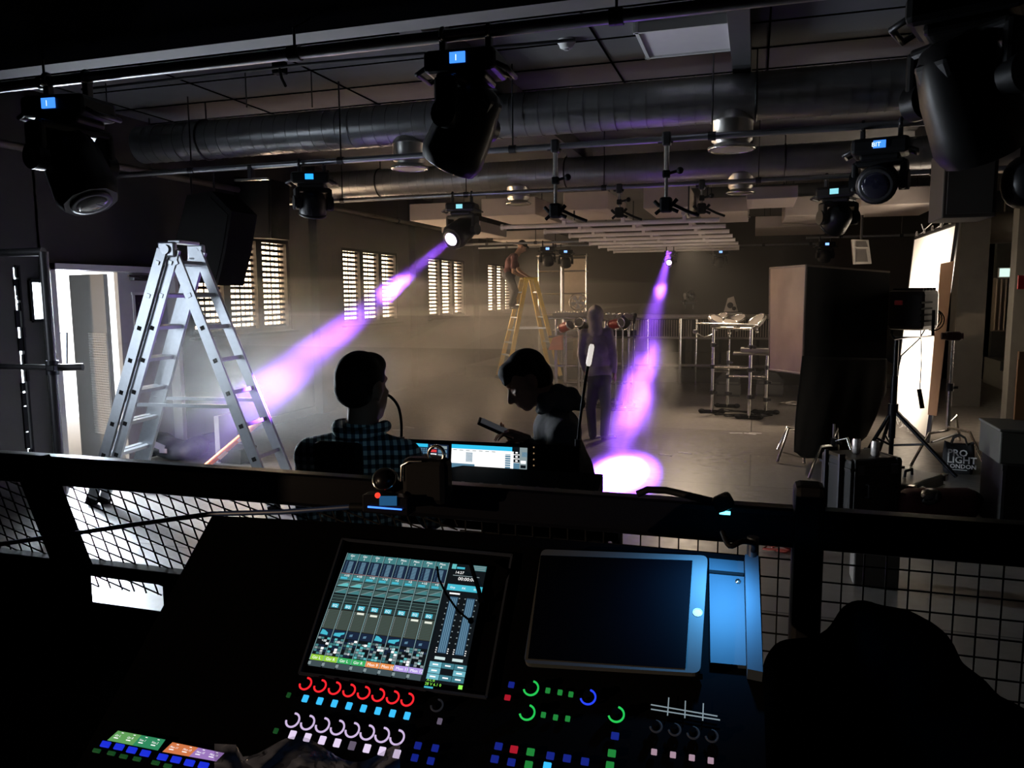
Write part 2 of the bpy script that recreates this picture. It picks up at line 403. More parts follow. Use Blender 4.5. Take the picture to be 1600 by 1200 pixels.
duct('ventilation_duct', 'third silver duct mostly hidden above the baffles with small outlets', 13.6, 3.25, .16, -1.6, 3.4, [(1160, 341, .11)])

def pipe(name, label, a, b, r=.024, m=CHR, group=None, coup=3):
    t = thing(name, label, 'pipe', a, group=group)
    a, b = V(a), V(b); MB().cyl(a, b, r, n=14).build('tube', m, t)
    for k in range(coup):
        p = a.lerp(b, (k + .6) / coup); d = (b - a).normalized()
        mb = MB().cyl(p - d * .03, p + d * .03, r * 1.35, n=12)
        top = ZC if abs(d.z) < .2 else p.z
        if p.z < ZC: mb.cyl(p, (p.x, p.y, top), .007, n=6)
        mb.build('hanger', STL, t)
    return t
PM = mat('scaffold_pipe', (.36, .37, .40), .32, metal=.9, noise=.15)
pipe('lighting_pipe', 'nearest steel lighting pipe, under the bulkhead with three big moving heads', (-6.3, 3.45, 3.0), (3.2, 3.45, 3.0), .028, PM, coup=6)
pipe('lighting_pipe', 'steel lighting pipe just below the nearer silver duct', (-6.3, 6.48, 3.05), (3.6, 6.48, 3.05), .026, PM, coup=6)
pipe('lighting_pipe', 'steel lighting pipe just below the farther silver duct', (-6.3, 9.3, 3.07), (4.2, 9.3, 3.07), .026, PM, coup=6)
pipe('wall_pipe', 'long grey pipe running along the top of the window wall', (XL + .16, 2.2, 3.16), (XL + .16, 20.6, 3.2), .035, mat('dull_pipe', (.16, .14, .12), .5, metal=.5), coup=6)
# thin cable conduit under the ceiling boards
a, b = onz(128, 140, 3.62), onz(470, 101, 3.62); a2 = onz(900, 62, 3.62)
t = thing('cable_conduit', 'thin dark conduit with junction box under the grey ceiling boards', 'conduit', a)
MB().tube([a, b, a2], .012, 6).build('conduit_tube', STL, t)
MB().box(onz(437, 106, 3.64), (.1, .08, .1), bev=.008).tube([onz(437, 108, 3.6), onz(440, 122, 3.5), onz(446, 134, 3.42)], .012, 6).build('junction_box', BLK, t)
for (x, y) in ((383, 112), (486, 112), (165, 130)): p = onz(x, y, 3.62); MB().cyl(p, p + V((0, 0, -.28)), .005, n=5).build('hanging_wire', STL, t)
# flat white ceiling panel
c0 = [onz(x, y, ZC - .03) for x, y in ((994, 44), (1138, 27), (1146, 70), (1014, 84))]
cx0 = (c0[0].x + c0[3].x) / 2; cx1 = (c0[1].x + c0[2].x) / 2; cy0 = (c0[0].y + c0[1].y) / 2; cy1 = (c0[2].y + c0[3].y) / 2
t = thing('ceiling_light_panel', 'flat unlit white square panel in the dark ceiling', 'ceiling panel', ((cx0 + cx1) / 2, (cy0 + cy1) / 2, ZC))
MB().box(((cx0 + cx1) / 2, (cy0 + cy1) / 2, ZC - .03), (cx1 - cx0, cy1 - cy0, .05), bev=.006).build('diffuser', mat('pale_diffuser', (.78, .74, .78), .5, noise=.04), t)
mb = MB()
for x in (cx0, cx1): mb.box((x, (cy0 + cy1) / 2, ZC - .035), (.025, cy1 - cy0 + .05, .07))
for y in (cy0, cy1): mb.box(((cx0 + cx1) / 2, y, ZC - .035), (cx1 - cx0 + .05, .025, .07))
mb.build('panel_frame', WHT, t)
c = onz(885, 67, ZC - .02)
t = thing('smoke_detector', 'small white round smoke detector on the dark ceiling', 'smoke detector', c)
MB().lathe((c.x, c.y, ZC), (0, 0, -1), [(0, .07), (.02, .07), (.03, .06), (.055, .05), (.065, .03)], 20).build('detector_body', WHT, t)
MB().lathe((c.x, c.y, ZC - .065), (0, 0, -1), [(0, .02), (.01, .018)], 12).build('sensor_cap', mat('grey_plastic', (.4, .4, .4)), t)

# ---- acoustic baffles over the far half of the hall
def baffle(px0, px1, py, ln, h=.26, z=3.0, lab='', y=None):
    a, b = onz(px0, py, z), onz(px1, py, z); y = a.y if y is None else y
    t = thing('ceiling_baffle', lab, 'acoustic panel', ((a.x + b.x) / 2, y + ln / 2, z), group='acoustic baffles')
    MB().box(((a.x + b.x) / 2, y + ln / 2, z + h / 2), (b.x - a.x, ln, h), bev=.012).build('panel', BAFM, t)
    mb = MB()
    for sx in (.2, .8): mb.cyl((a.x + (b.x - a.x) * sx, y + ln / 2, z + h), (a.x + (b.x - a.x) * sx, y + ln / 2, ZC), .006, n=5)
    mb.build('hanger_wire', STL, t)
baffle(640, 706, 345, 1.3, lab='tan acoustic baffle behind the lit purple moving head, nearest the window wall')
baffle(752, 846, 338, 2.0, lab='tan acoustic baffle between the lit purple moving head and the outlet')
baffle(880, 955, 329, 1.6, .25, lab='tan acoustic baffle right behind the hanging clamp arm')
baffle(1005, 1078, 326, 1.5, .3, lab='tan acoustic baffle above the near corner of the white pipe grid')
baffle(1090, 1168, 333, 1.8, .22, lab='tan acoustic baffle under the second outlet of the farther duct')
baffle(1166, 1245, 312, 1.2, .16, 3.02, lab='thin tan acoustic baffle close beneath the farther duct')
baffle(1226, 1302, 338, 1.5, .3, lab='square tan acoustic baffle beside the upright silver moving head')
baffle(1345, 1468, 322, 1.8, .24, lab='wide tan acoustic baffle behind the ring-shaped moving head')
baffle(770, 860, 376, 2.2, .2, 2.98, lab='tan acoustic baffle low above the man on the yellow stepladder')
baffle(1180, 1300, 356, 2.2, .2, 2.98, lab='long tan acoustic baffle low over the drum rack')
baffle(690, 760, 364, 1.6, .2, 2.98, lab='small tan acoustic baffle directly over the yellow stepladder side windows')

# ---- white pipe grid lowered over the stage
GW = mat('grid_tube_paint', (.80, .75, .76), .45, metal=.0, noise=.08)
t = thing('pipe_grid', 'lowered grid of parallel pale tubes hanging before the stage', 'lighting grid', (-1.7, 14, 2.75))
lx = [-3.4, -3.05, -2.9, -2.95, -2.98, -3.0, -3.0, -3.05]; rx = [-.46, -.42, -.4, -.38, -.36, -.33, -.33, -.35]
for i in range(8):
    y = 10.4 + 1.0 * i
    MB().cyl((lx[i], y, 2.75), (rx[i], y, 2.75), .030, n=12).cyl((lx[i] - .004, y, 2.75), (lx[i] + .03, y, 2.75), .04, n=12).build('crossbar', GW, t)
for x in (-2.5, -1.7, -.9):
    mb = MB().cyl((x, 10.2, 2.83), (x, 17.6, 2.83), .03, n=10)
    for i in range(8): mb.box((x, 10.4 + 1.0 * i, 2.795), (.05, .07, .12))
    mb.build('long_bar', GW, t)
for (x, y) in ((-2.5, 11), (-.9, 11), (-2.5, 16.6), (-.9, 16.6)): MB().cyl((x, y, 2.83), (x, y, ZC), .012, n=8).build('hanger_rod', STL, t)

# ---- telescopic clamp arms hanging from the pipes
def boom(px, y0, pyt, pyb, lab, sub=True):
    a, b = ony(px, pyt, y0), ony(px, pyb, y0)
    a.z = 3.05
    t = thing('clamp_arm', lab, 'clamp arm', (b.x, y0, b.z), group='clamp arms')
    b.x = a.x
    MB().cyl(a, a.lerp(b, .5), .022, n=10).cyl(a.lerp(b, .45), b, .015, n=10).build('drop_tube', CHR, t)
    MB().box(a + V((0, 0, .0)), (.07, .09, .11), bev=.015).cyl(a + V((-.07, 0, -.02)), a + V((.05, 0, -.02)), .013, n=8).build('mounting_clamp', STL, t)
    m = a.lerp(b, .5)
    MB().box(m, (.06, .06, .06), bev=.01).cyl(m, m + V((.10, -.02, .02)), .012, n=8).ell(m + V((.11, -.02, .02)), .028).build('locking_knob', BLK, t)
    mb = MB().box(b + V((0, 0, .03)), (.10, .10, .12), bev=.02)
    if sub:
        for dx, dz in ((-.09, .06), (.09, .07), (-.08, -.04), (.10, -.03)): mb.tube([b, b + V((dx * .6, -.03, dz * .4)), b + V((dx, -.02, dz))], .016, 6)
        mb.tube([b + V((.06, 0, .03)), b + V((.16, .05, -.02)), b + V((.26, .05, -.06))], .014, 6)
    mb.build('bracket_head', BLK, t)
boom(868, 6.48, 237, 335, 'clamp arm on the nearer pipe, left of the white pipe grid corner')
boom(1042, 6.48, 222, 326, 'longest clamp arm on the nearer pipe, over the middle of the pipe grid')
boom(968, 9.3, 298, 336, 'short clamp arm on the farther pipe between the two long ones')
boom(1097, 9.3, 287, 330, 'short clamp arm on the farther pipe, right of the long ones')

# ---- moving heads
HSG = mat('fixture_black', (.008, .008, .009), .4, spec=.2)
LNS = mat('dark_lens', (.01, .01, .02), .05, spec=.8)
BLU = led('display_blue', (.05, .25, 1.0), 1.4)
def mover(lab, pos, yaw, tilt, sc=1.0, kind='spot', lit=None, disp=True, txt='1', pan=0.0, flip=False, dcol=None):
    """hung moving head: clamps, base with display, yoke, head; local z down from the pipe"""
    W = Matrix.Translation(pos) @ Matrix.Rotation(yaw, 4, 'Z') @ Matrix.Diagonal((sc, sc, -sc if flip else sc, 1))
    t = thing('moving_head', lab, 'stage light', M=Matrix.Translation(pos), group='moving head lights')
    def fin(mb, nm, m, par=None):
        mb.v = [W @ v for v in mb.v]
        o = mb.build(nm, m, par or t); fixnormals(o); return o
    for sx in (-.13, .13):
        fin(MB().torus((sx, 0, 0), (1, 0, 0), .036, .014, 14, 6).box((sx, 0, -.07), (.035, .05, .08), bev=.006).cyl((sx, -.06, -.03), (sx, .02, -.03), .01, n=6), 'mounting_clamp', STL)
    base = fin(MB().box((0, 0, -.17), (.40, .30, .12), bev=.03).box((0, 0, -.245), (.28, .24, .05), bev=.02), 'base', HSG)
    if disp:
        fin(MB().box((0, -.155, -.165), (.085, .008, .055)), 'display', dcol or BLU, base)
        if txt: fin(MB().text(txt, .045, (-.018 * len(txt), -.161, -.182), (1, 0, 0), (0, 0, 1)), 'display_text', led('display_text', (.75, .9, 1), 1.6), base)
    for sx in (-1, 1):
        fin(MB().tube([(sx * .19, -.10, -.19), (sx * .25, -.10, -.22), (sx * .25, .10, -.22), (sx * .19, .10, -.19)], .014, 6), 'carry_handle', STL, base)
    P = Matrix.Rotation(pan, 4, 'Z')
    yk = MB(); ax = -.46 if kind == 'spot' else -.42; w = .215 if kind == 'spot' else .17
    yk.box((0, 0, -.285), (2 * w + .02, .13, .05), bev=.018)
    for sx in (-1, 1):
        yk.box((sx * w, 0, -.38), (.05, .13, .22), bev=.018); yk.cyl((sx * (w - .03), 0, ax), (sx * (w + .035), 0, ax), .075, n=18)
    yk.v = [P @ v for v in yk.v]; yo = fin(yk, 'yoke', HSG)
    T = P @ Matrix.Translation((0, 0, ax)) @ Matrix.Rotation(tilt, 4, 'X')      # tilt 0: lens points straight down
    hd = MB()
    if kind == 'spot':
        hd.lathe((0, 0, .20), (0, 0, -1), [(0, .07), (.015, .11), (.06, .14), (.2, .165), (.32, .172), (.40, .178), (.44, .165), (.47, .15)], 10)
        hd.box((0, .10, .03), (.16, .06, .26), bev=.02); hd.box((0, -.10, .03), (.16, .06, .26), bev=.02)
        zl, rl = -.275, .10
    else:
        hd.lathe((0, 0, .13), (0, 0, -1), [(0, .05), (.02, .10), (.07, .13), (.15, .14), (.21, .145), (.26, .135)], 16)
        hd.torus((0, 0, -.12), (0, 0, 1), .132, .016, 24, 8)
        zl, rl = -.132, .115
    hd.v = [T @ v for v in hd.v]; ho = fin(hd, 'head', HSG, t)
    ln = MB().lathe((0, 0, zl + .02), (0, 0, -1), [(0, rl * 1.12), (.025, rl * 1.15), (.028, rl)], 20); ln.v = [T @ v for v in ln.v]; fin(ln, 'lens_ring', STL, ho)
    l2 = MB().lathe((0, 0, zl + .005), (0, 0, -1), [(0, rl), (.012, rl * .9), (.02, rl * .6), (.024, rl * .2)], 20); l2.v = [T @ v for v in l2.v]; fin(l2, 'lens', lit or LNS, ho)
    return t, W @ T
px_ = lambda px, y, z=3.0: V((ony(px, 100, y).x, y, z))
def on_pipe(px, y, z):
    """the point of the pipe (y, z) that this image column meets"""
    lo, hi = -8.0, 6.0
    for _ in range(40):
        md = (lo + hi) / 2
        if proj((md, y, z))[0] < px: lo = md
        else: hi = md
    return V((md, y, z))
yaw = lambda p: math.atan2(-p.x, p.y) * 1.0
p = on_pipe(105, 3.45, 3.0); mover('unlit moving head hanging at the dark left end of the nearest pipe', p, .1, -.5, .95, pan=1.35)
p = on_pipe(728, 3.45, 3.0); mover('large moving head hanging from the nearest pipe at top centre, display reading 1', p, .05, .50, .84, pan=1.35)
p = on_pipe(1520, 3.45, 3.05); mover('very dark big moving head hanging at top right near the bulkhead', p, -.35, .5, 1.0, pan=-.6, disp=False)
p = on_pipe(487, 6.48, 3.05); mover('small round-headed moving light with cyan display over the window wall', p, .35, .35, .88, 'wash', pan=.4, txt='', dcol=led('display_cyan', (.02, .35, 1), 1.5))
p = on_pipe(1378, 6.48, 3.05); mover('round-headed moving light with BIT on its display, under the duct at right', p, -.2, -1.25, .98, 'wash', pan=-.1, txt='BIT')
BEAM_ON = led('beam_lens', (.85, .6, 1.0), 14)
p = on_pipe(722, 9.3, 3.07); LAMP1 = p; t1, W1 = mover('moving head shining a purple beam towards the window wall', p, .1, -1.07, .95, 'spot', BEAM_ON, pan=-.41, txt='', dcol=led('display_dim', (.3, .8, .9), 1.0))
p = on_pipe(1312, 9.3, 3.07); mover('silver-yoked moving head hanging upright near the right end of the farther pipe', p, -.4, 1.0, 1.05, 'wash', pan=.8, txt='', dcol=led('display_dim', (.3, .8, .9), 1.0))
p = V((on_pipe(1047, 15.9, 2.7).x, 15.9, 2.72)); LAMP2 = p
mover('moving head under the pipe grid shining the upright purple beam', p, 0, 1.28, .55, 'spot', BEAM_ON, pan=PI, disp=False)
for px, y, lab in ((856, 15.2, 'moving head hanging beside the man on the yellow stepladder'), (884, 16.4, 'dim moving head hanging at the back corner by the pipe frame'), (1125, 18.0, 'small dark moving head under the far edge of the pipe grid'), (1290, 16.0, 'tiny dark moving head far behind the softbox with blue status light')):
    p = on_pipe(px, y, 2.85); mover(lab, p, .2, .6, .8, 'wash', txt='', dcol=led('display_blue_small', (.2, .4, 1), 2))
# pipes that carry the four far ones
for y, x0, x1, lab in ((15.2, -5.9, -2.8, 'short steel pipe over the yellow stepladder'), (16.4, -5.9, -2.6, 'short steel pipe at the back left corner of the hall'), (18.0, -1.4, 1.5, 'steel pipe just past the far edge of the pipe grid'), (16.0, .9, 4.0, 'steel pipe far behind the softbox')):
    pipe('lighting_pipe', lab, (x0, y, 2.85), (x1, y, 2.85), .024, PM, coup=3)

# ---- two black loudspeakers flown by the window wall
SPK = mat('speaker_black', (.005, .0045, .0045), .8, spec=.03)
def flown(lab, poly, y, depth, hang):
    """poly: pixel outline of the front face in the plane y"""
    P = [ony(a, b, y) for a, b in poly]; c = sum(P, V((0, 0, 0))) / len(P)
    t = thing('hanging_speaker', lab, 'loudspeaker', c, group='flown loudspeakers')
    MB().prism(P, (0, depth, 0)).build('cabinet', SPK, t)
    q = [c.lerp(p, .88) + V((0, -.012, 0)) for p in P]; MB().prism(q, (0, .012, 0)).build('front_grille', mat('speaker_grille', (.006, .0055, .0055), .8, scale=200, spec=.03), t)
    mb = MB()
    for hp in hang: a = ony(*hp, y + .1); mb.cyl(a, (a.x, a.y, 3.2), .012, n=6)
    mb.build('flying_rod', STL, t)
    return t
flown('large tilted black loudspeaker flown above the aluminium ladder', [(272, 385), (292, 305), (330, 298), (362, 330), (352, 395), (340, 446), (312, 440), (300, 405)], 7.2, .45, [(300, 310), (335, 303)])
flown('smaller black loudspeaker flown over the first window, beside the tilted one', [(366, 276), (424, 280), (424, 372), (366, 370)], 8.6, .4, [(385, 282), (410, 284)])
# bracket bars on the pipe over them
t = thing('bracket_bar', 'small pale bracket bar clamped on the pipe above the flown loudspeakers', 'bracket', on_pipe(392, 6.48, 2.95))
p = on_pipe(392, 6.48, 3.05); MB().box(p + V((0, 0, -.12)), (.36, .04, .02)).build('flat_bar', CHR, t); MB().box(p + V((0, 0, -.05)), (.05, .06, .13), bev=.01).build('mounting_clamp', STL, t)
# black cabinet hung in front of the right pillar
a, b = ony(1471, 341, 6.9), ony(1556, 336, 6.9); z0 = a.z; z1 = ony(1471, 232, 6.9).z
t = thing('hanging_speaker', 'square dark brown loudspeaker cabinet flown in front of the right pillar', 'loudspeaker', ((a.x + b.x) / 2, 7.1, z0), group='flown loudspeakers')
MB().box(((a.x + b.x) / 2, 7.15, (z0 + z1) / 2), (b.x - a.x, .5, z1 - z0), bev=.01).build('cabinet', mat('speaker_brown', (.035, .027, .022), .6, spec=.3), t)
MB().box(((a.x + b.x) / 2, 6.895, (z0 + z1) / 2), (b.x - a.x - .06, .015, z1 - z0 - .06)).build('front_grille', mat('brown_grille', (.03, .024, .02), .7, scale=200), t)
MB().cyl(((a.x + b.x) / 2, 7.15, z1), ((a.x + b.x) / 2, 7.15, ZC), .02, n=8).build('flying_rod', STL, t)
c = dep(1596, 285, 6.0)
tag(MB().ell(c, (.14, .2, .2)).cyl(c, (c.x, c.y, ZC), .02, n=8).build('hanging_lantern', HSG, None, c), 'rounded black lantern half cut off at the right edge', 'stage light')
# ------------------------------------------------------------------ aluminium ladder by the doorway
LW = .42
Lf, Rf = onz(174, 776), onz(449, 789)
ax = (Rf - Lf).normalized(); wd = V((ax.y, -ax.x, 0))
top = (Lf + Rf) / 2; _d = proj(top)[2]
AP = dep(279, 396, proj((top.x, top.y, 2.2))[2]); AP.x, AP.y = AP.x, AP.y
ladder = thing('step_ladder', 'aluminium combination ladder standing open by the bright doorway', 'ladder', ((Lf.x + Rf.x) / 2, (Lf.y + Rf.y) / 2, 0))
ALB = mat('ladder_blue', (.05, .2, .5), .5); HOLE = mat('rung_hole', (.004, .004, .005), .8)
def leg(foot, apx, off, nr, w0, side):
    d = apx - foot; n = d.normalized(); out = wd.cross(n)
    for s in (-1, 1):
        a = foot + wd * s * w0 + ax * off; b = apx + wd * s * (w0 - .03) + ax * off
        mb = MB().bar(a, b, .028, .085, ALU, up=ax)
        mb.bar(a + wd * s * .012, b + wd * s * .012, .012, .092, ALU, up=ax)
        st = mb.build('stile', ALU, ladder)
        for k in range(nr):
            p = a.lerp(b, (k + .6) / nr); R = Matrix((wd, n.cross(wd), n)).transposed()
            MB().box(p + wd * s * .019, (.006, .036, .036), HOLE, R).build('rung_socket', HOLE, st)
        MB().bar(a, a + n * .06, .04, .10, BLK, up=ax).build('rubber_foot', BLK, st)
    for k in range(nr):
        p = foot.lerp(apx, (k + .6) / nr) + ax * off
        MB().bar(p - wd * w0, p + wd * w0, .032, .032, ALU, up=n).build('rung', ALU, ladder)
A = V((top.x, top.y, AP.z)); A = dep(285, 392, proj(A)[2] + .1)
leg(Lf, A + ax * -.03, -.0, 8, LW / 2 + .05, -1)
leg(Lf, A + ax * -.03, .095, 8, LW / 2 + .01, -1)
leg(Rf, A + ax * .03, 0, 8, LW / 2, 1)
for s in (-1, 1):
    MB().box(A + wd * s * (LW / 2), (.05, .16, .13), ALU, Matrix((wd, ax, V((0, 0, 1)))).transposed(), bev=.015).cyl(A + wd * s * (LW / 2 - .03), A + wd * s * (LW / 2 + .045), .04, n=14).build('hinge', ALU, ladder)
MB().box(A + V((0, 0, .07)) + ax * .02, (LW * .7, .12, .03), ALU, Matrix((wd, ax, V((0, 0, 1)))).transposed(), bev=.008).build('top_cap', ALU, ladder)
kk = .40
for s in (-1, 1): MB().bar(Lf.lerp(A, kk) + wd * s * LW / 2, Rf.lerp(A, kk) + wd * s * LW / 2, .012, .03, ALU).build('spreader_bar', ALU, ladder)
sb = MB(); q0, q1 = Rf.lerp(A, .42), Rf.lerp(A, .60)
sb.bar(q0 - wd * (LW / 2 + .016), q1 - wd * (LW / 2 + .016), .005, .06, ALB, up=ax)
sb.bar(Rf.lerp(A, .64) - wd * (LW / 2 + .016), Rf.lerp(A, .73) - wd * (LW / 2 + .016), .005, .06, mat('ladder_yellow', (.45, .40, .05)), up=ax)
sb.build('sticker_strip', ALB, ladder)

# ------------------------------------------------------------------ yellow stepladder far off
YEL = mat('ladder_yellow_glassfibre', (.72, .47, .03), .45)
f1, f2, f3, f4 = onz(757, 604), onz(792, 585), onz(858, 592), onz(876, 588)
cz = (f1 + f2 + f3 + f4) / 4
ya = (f3 + f4 - f1 - f2).normalized(); yw = V((ya.y, -ya.x, 0)); yt = ony(826, 437, cz.y)
spread = ((f3 + f4) / 2 - (f1 + f2) / 2).length / 2 * .92
yt = V((yt.x, cz.y, yt.z))
ylad = thing('yellow_stepladder', 'tall yellow stepladder with a man leaning over its top', 'ladder', (yt.x, yt.y, 0))
b0 = V((yt.x, yt.y, 0))
for s0, m_ in ((-1, YEL), (1, YEL)):
    for s in (-1, 1):
        a = b0 + ya * s0 * spread + yw * s * .34; b = V((yt.x, yt.y, yt.z)) + ya * s0 * .10 + yw * s * .15
        st = MB().bar(a, b, .04, .085, YEL, up=ya).build('stile', YEL, ylad)
        MB().bar(a, a + (b - a).normalized() * .08, .05, .10, BLK, up=ya).build('rubber_foot', BLK, st)
    for k in range(1, 8):
        q = k / 8; c = b0.lerp(V((yt.x, yt.y, yt.z)), q) + ya * s0 * (spread + (.10 - spread) * q); w = .34 + (.15 - .34) * q
        if s0 < 0 or k % 2: MB().bar(c - yw * w, c + yw * w, .09 if s0 < 0 else .03, .025, ALU).build('step' if s0 < 0 else 'cross_brace', ALU, ylad)
MB().box(V((yt.x, yt.y, yt.z + .02)), (.36, .3, .05), YEL, Matrix((yw, ya, V((0, 0, 1)))).transposed(), bev=.015).build('top_cap', YEL, ylad)
for s in (-1, 1):
    q = .52; MB().bar(b0 + V((0, 0, yt.z * q)) - ya * spread * (1 - q) + yw * s * .25, b0 + V((0, 0, yt.z * q)) + ya * spread * (1 - q) + yw * s * .25, .02, .035, ALU).build('spreader_bar', ALU, ylad)

# ------------------------------------------------------------------ PEOPLE
SKIN = mat('skin', (.30, .17, .12), .6, noise=.06, spec=.15); HAIR = mat('dark_hair', (.008, .006, .0055), .7, spec=.12, noise=.4, scale=60)
def head_skin(mb, c, R, s=1.0):
    """c: centre of the skull; R columns: right, forward, up"""
    T = lambda x, y, z: V(c) + R @ V((x * s, y * s, z * s))
    mb.ell(T(0, -.012, .02), (.076 * s, .094 * s, .098 * s), R, 18, 12)           # skull
    mb.ell(T(0, .035, -.045), (.060 * s, .060 * s, .075 * s), R, 14, 10)          # face
    mb.ell(T(0, .058, -.098), (.032 * s, .028 * s, .026 * s), R)                 # chin
    mb.cap(T(-.045, .0, -.075), T(-.02, .055, -.10), .024 * s, .02 * s); mb.cap(T(.045, .0, -.075), T(.02, .055, -.10), .024 * s, .02 * s)
    mb.cap(T(0, .088, -.005), T(0, .108, -.044), .009 * s, .015 * s)               # nose
    mb.ell(T(0, .088, -.052), (.020 * s, .014 * s, .009 * s), R)
    mb.cap(T(-.03, .078, .022), T(.03, .078, .022), .014 * s)                     # brow
    mb.ell(T(0, .085, -.073), (.023 * s, .013 * s, .008 * s), R); mb.ell(T(0, .083, -.084), (.020 * s, .013 * s, .008 * s), R)   # lips
    for x in (-1, 1):
        mb.ell(T(x * .078, -.012, -.012), (.012 * s, .021 * s, .034 * s), R); mb.ell(T(x * .042, .062, -.022), (.018 * s, .018 * s, .014 * s), R)
def hand(mb, w, R, s=1.0, curl=.5, side=1, thumb=1):
    """w: wrist; R columns: across (thumb side = side), along the fingers, back of the hand"""
    T = lambda x, y, z: V(w) + R @ V((x * s, y * s, z * s))
    mb.cap(T(-.025, .03, 0), T(-.028, .085, 0), .017 * s); mb.cap(T(.025, .03, 0), T(.028, .085, 0), .017 * s); mb.cap(T(0, .0, 0), T(0, .085, .002), .021 * s, .018 * s)
    for i, (x, l) in enumerate(((-.036, .062), (-.012, .078), (.012, .084), (.036, .076))):
        a = T(x, .088, 0); p = a; ang = 0.15
        for k, f in enumerate((.45, .32, .23)):
            ang += curl * (.55 + .25 * k); q = p + R @ V((x * .12, l * f * math.cos(ang), -l * f * math.sin(ang))) * s
            mb.cap(p, q, (.0095 - .001 * k) * s, (.0088 - .001 * k) * s, n=8); p = q
    a = T(side * .03, .025, -.005); b = T(side * .058, .055, -.018); c = T(side * .055, .088, -.026 - .012 * thumb)
    mb.cap(a, b, .014 * s, .011 * s, n=8); mb.cap(b, c, .011 * s, .009 * s, n=8)
def limbs(mb, pts, rs):
    for i in range(len(pts) - 1): mb.cap(pts[i], pts[i + 1], rs[i], rs[i + 1])
def torso(mb, hips, chest, sh_l, sh_r, neck, head, k=1.0, g=0.0):
    """g: how much the cloth stands off"""
    hips, chest, sh_l, sh_r, neck = map(V, (hips, chest, sh_l, sh_r, neck)); ac = (sh_r - sh_l).normalized(); up = (chest - hips).normalized(); fw = up.cross(ac).normalized(); R = Matrix((ac, fw, up)).transposed()
    w = (sh_r - sh_l).length / 2
    mb.ell(hips, (.165 * k + g, .115 * k + g, .13 * k), R, 16, 10); mb.ell(hips.lerp(chest, .45), (.145 * k + g, .105 * k + g, .17 * k), R, 16, 10)
    mb.ell(hips.lerp(chest, .8), (.165 * k + g, .118 * k + g, .17 * k), R, 16, 10); mb.ell(chest.lerp(neck, .35), (w * .92 + g, .10 * k + g, .10 * k + g), R, 16, 10)
    mb.cap(sh_l, chest.lerp(neck, .6), .062 * k + g, .075 * k + g); mb.cap(sh_r, chest.lerp(neck, .6), .062 * k + g, .075 * k + g)

# --- man in a plaid shirt, back to us, sitting at the lighting desk
D1 = 2.74
HC = dep(568, 604, D1)
def Pm(px, py, d=0): return dep(px, py, D1 + d)
fw = V((-.12, .99, 0)).normalized()         # facing the hall
hips, chest, neck = V((HC.x - .0, HC.y - .02, .84)), V((HC.x - .015, HC.y - .03, 1.185)), V((HC.x + .0, HC.y - .015, 1.34))
rt = V((.99, .12, 0)).normalized()
shl, shr = chest - rt * .172 + V((0, 0, .065)), chest + rt * .172 + V((0, 0, .065))
el_l, el_r = shl + V((-.06, .06, -.23)), shr + V((.07, .07, -.22)); wr_l, wr_r = el_l + V((.10, .17, .16)), el_r + V((-.10, .17, .16))
kn_l, kn_r = hips - rt * .14 + fw * .40 + V((0, 0, -.06)), hips + rt * .14 + fw * .40 + V((0, 0, -.06))
an_l, an_r = V((kn_l.x, kn_l.y - .04, .42)), V((kn_r.x, kn_r.y - .04, .42))
Rh = rot_to(V((.22, .97, -.02)))
mb = MB(); head_skin(mb, HC, Rh, 1.03); mb.cap(HC + V((0, -.01, -.06)), neck + V((0, 0, -.03)), .054, .062)
torso(mb, hips, chest, shl, shr, neck, HC, .9)
limbs(mb, [shl, el_l, wr_l], [.052, .042, .03]); limbs(mb, [shr, el_r, wr_r], [.052, .042, .03])
for w_, sd in ((wr_l, 1), (wr_r, -1)): hand(mb, w_, rot_to(V((0, 1, -.1))), 1, .35, sd)
for k_, a_, hx in ((kn_l, an_l, -1), (kn_r, an_r, 1)):
    limbs(mb, [hips + rt * hx * .09, k_, a_], [.085, .06, .042]); mb.cap(a_ + V((0, -.03, -.05)), a_ + V((0, .16, -.07)), .04, .035)
man1 = remesh(mb.build('person', SKIN, None, (HC.x, HC.y, .3)), .011, 3)
tag(man1, 'man in a dark plaid shirt sitting with his back to us at the lighting desk', 'person')
mb = MB(); T = lambda x, y, z: HC + Rh @ V((x, y, z))
mb.ell(T(0, -.02, .035), (.083, .098, .095), Rh, 20, 12); mb.ell(T(0, -.045, .0), (.077, .070, .075), Rh, 18, 12); mb.ell(T(0, .03, .075), (.066, .06, .048), Rh)

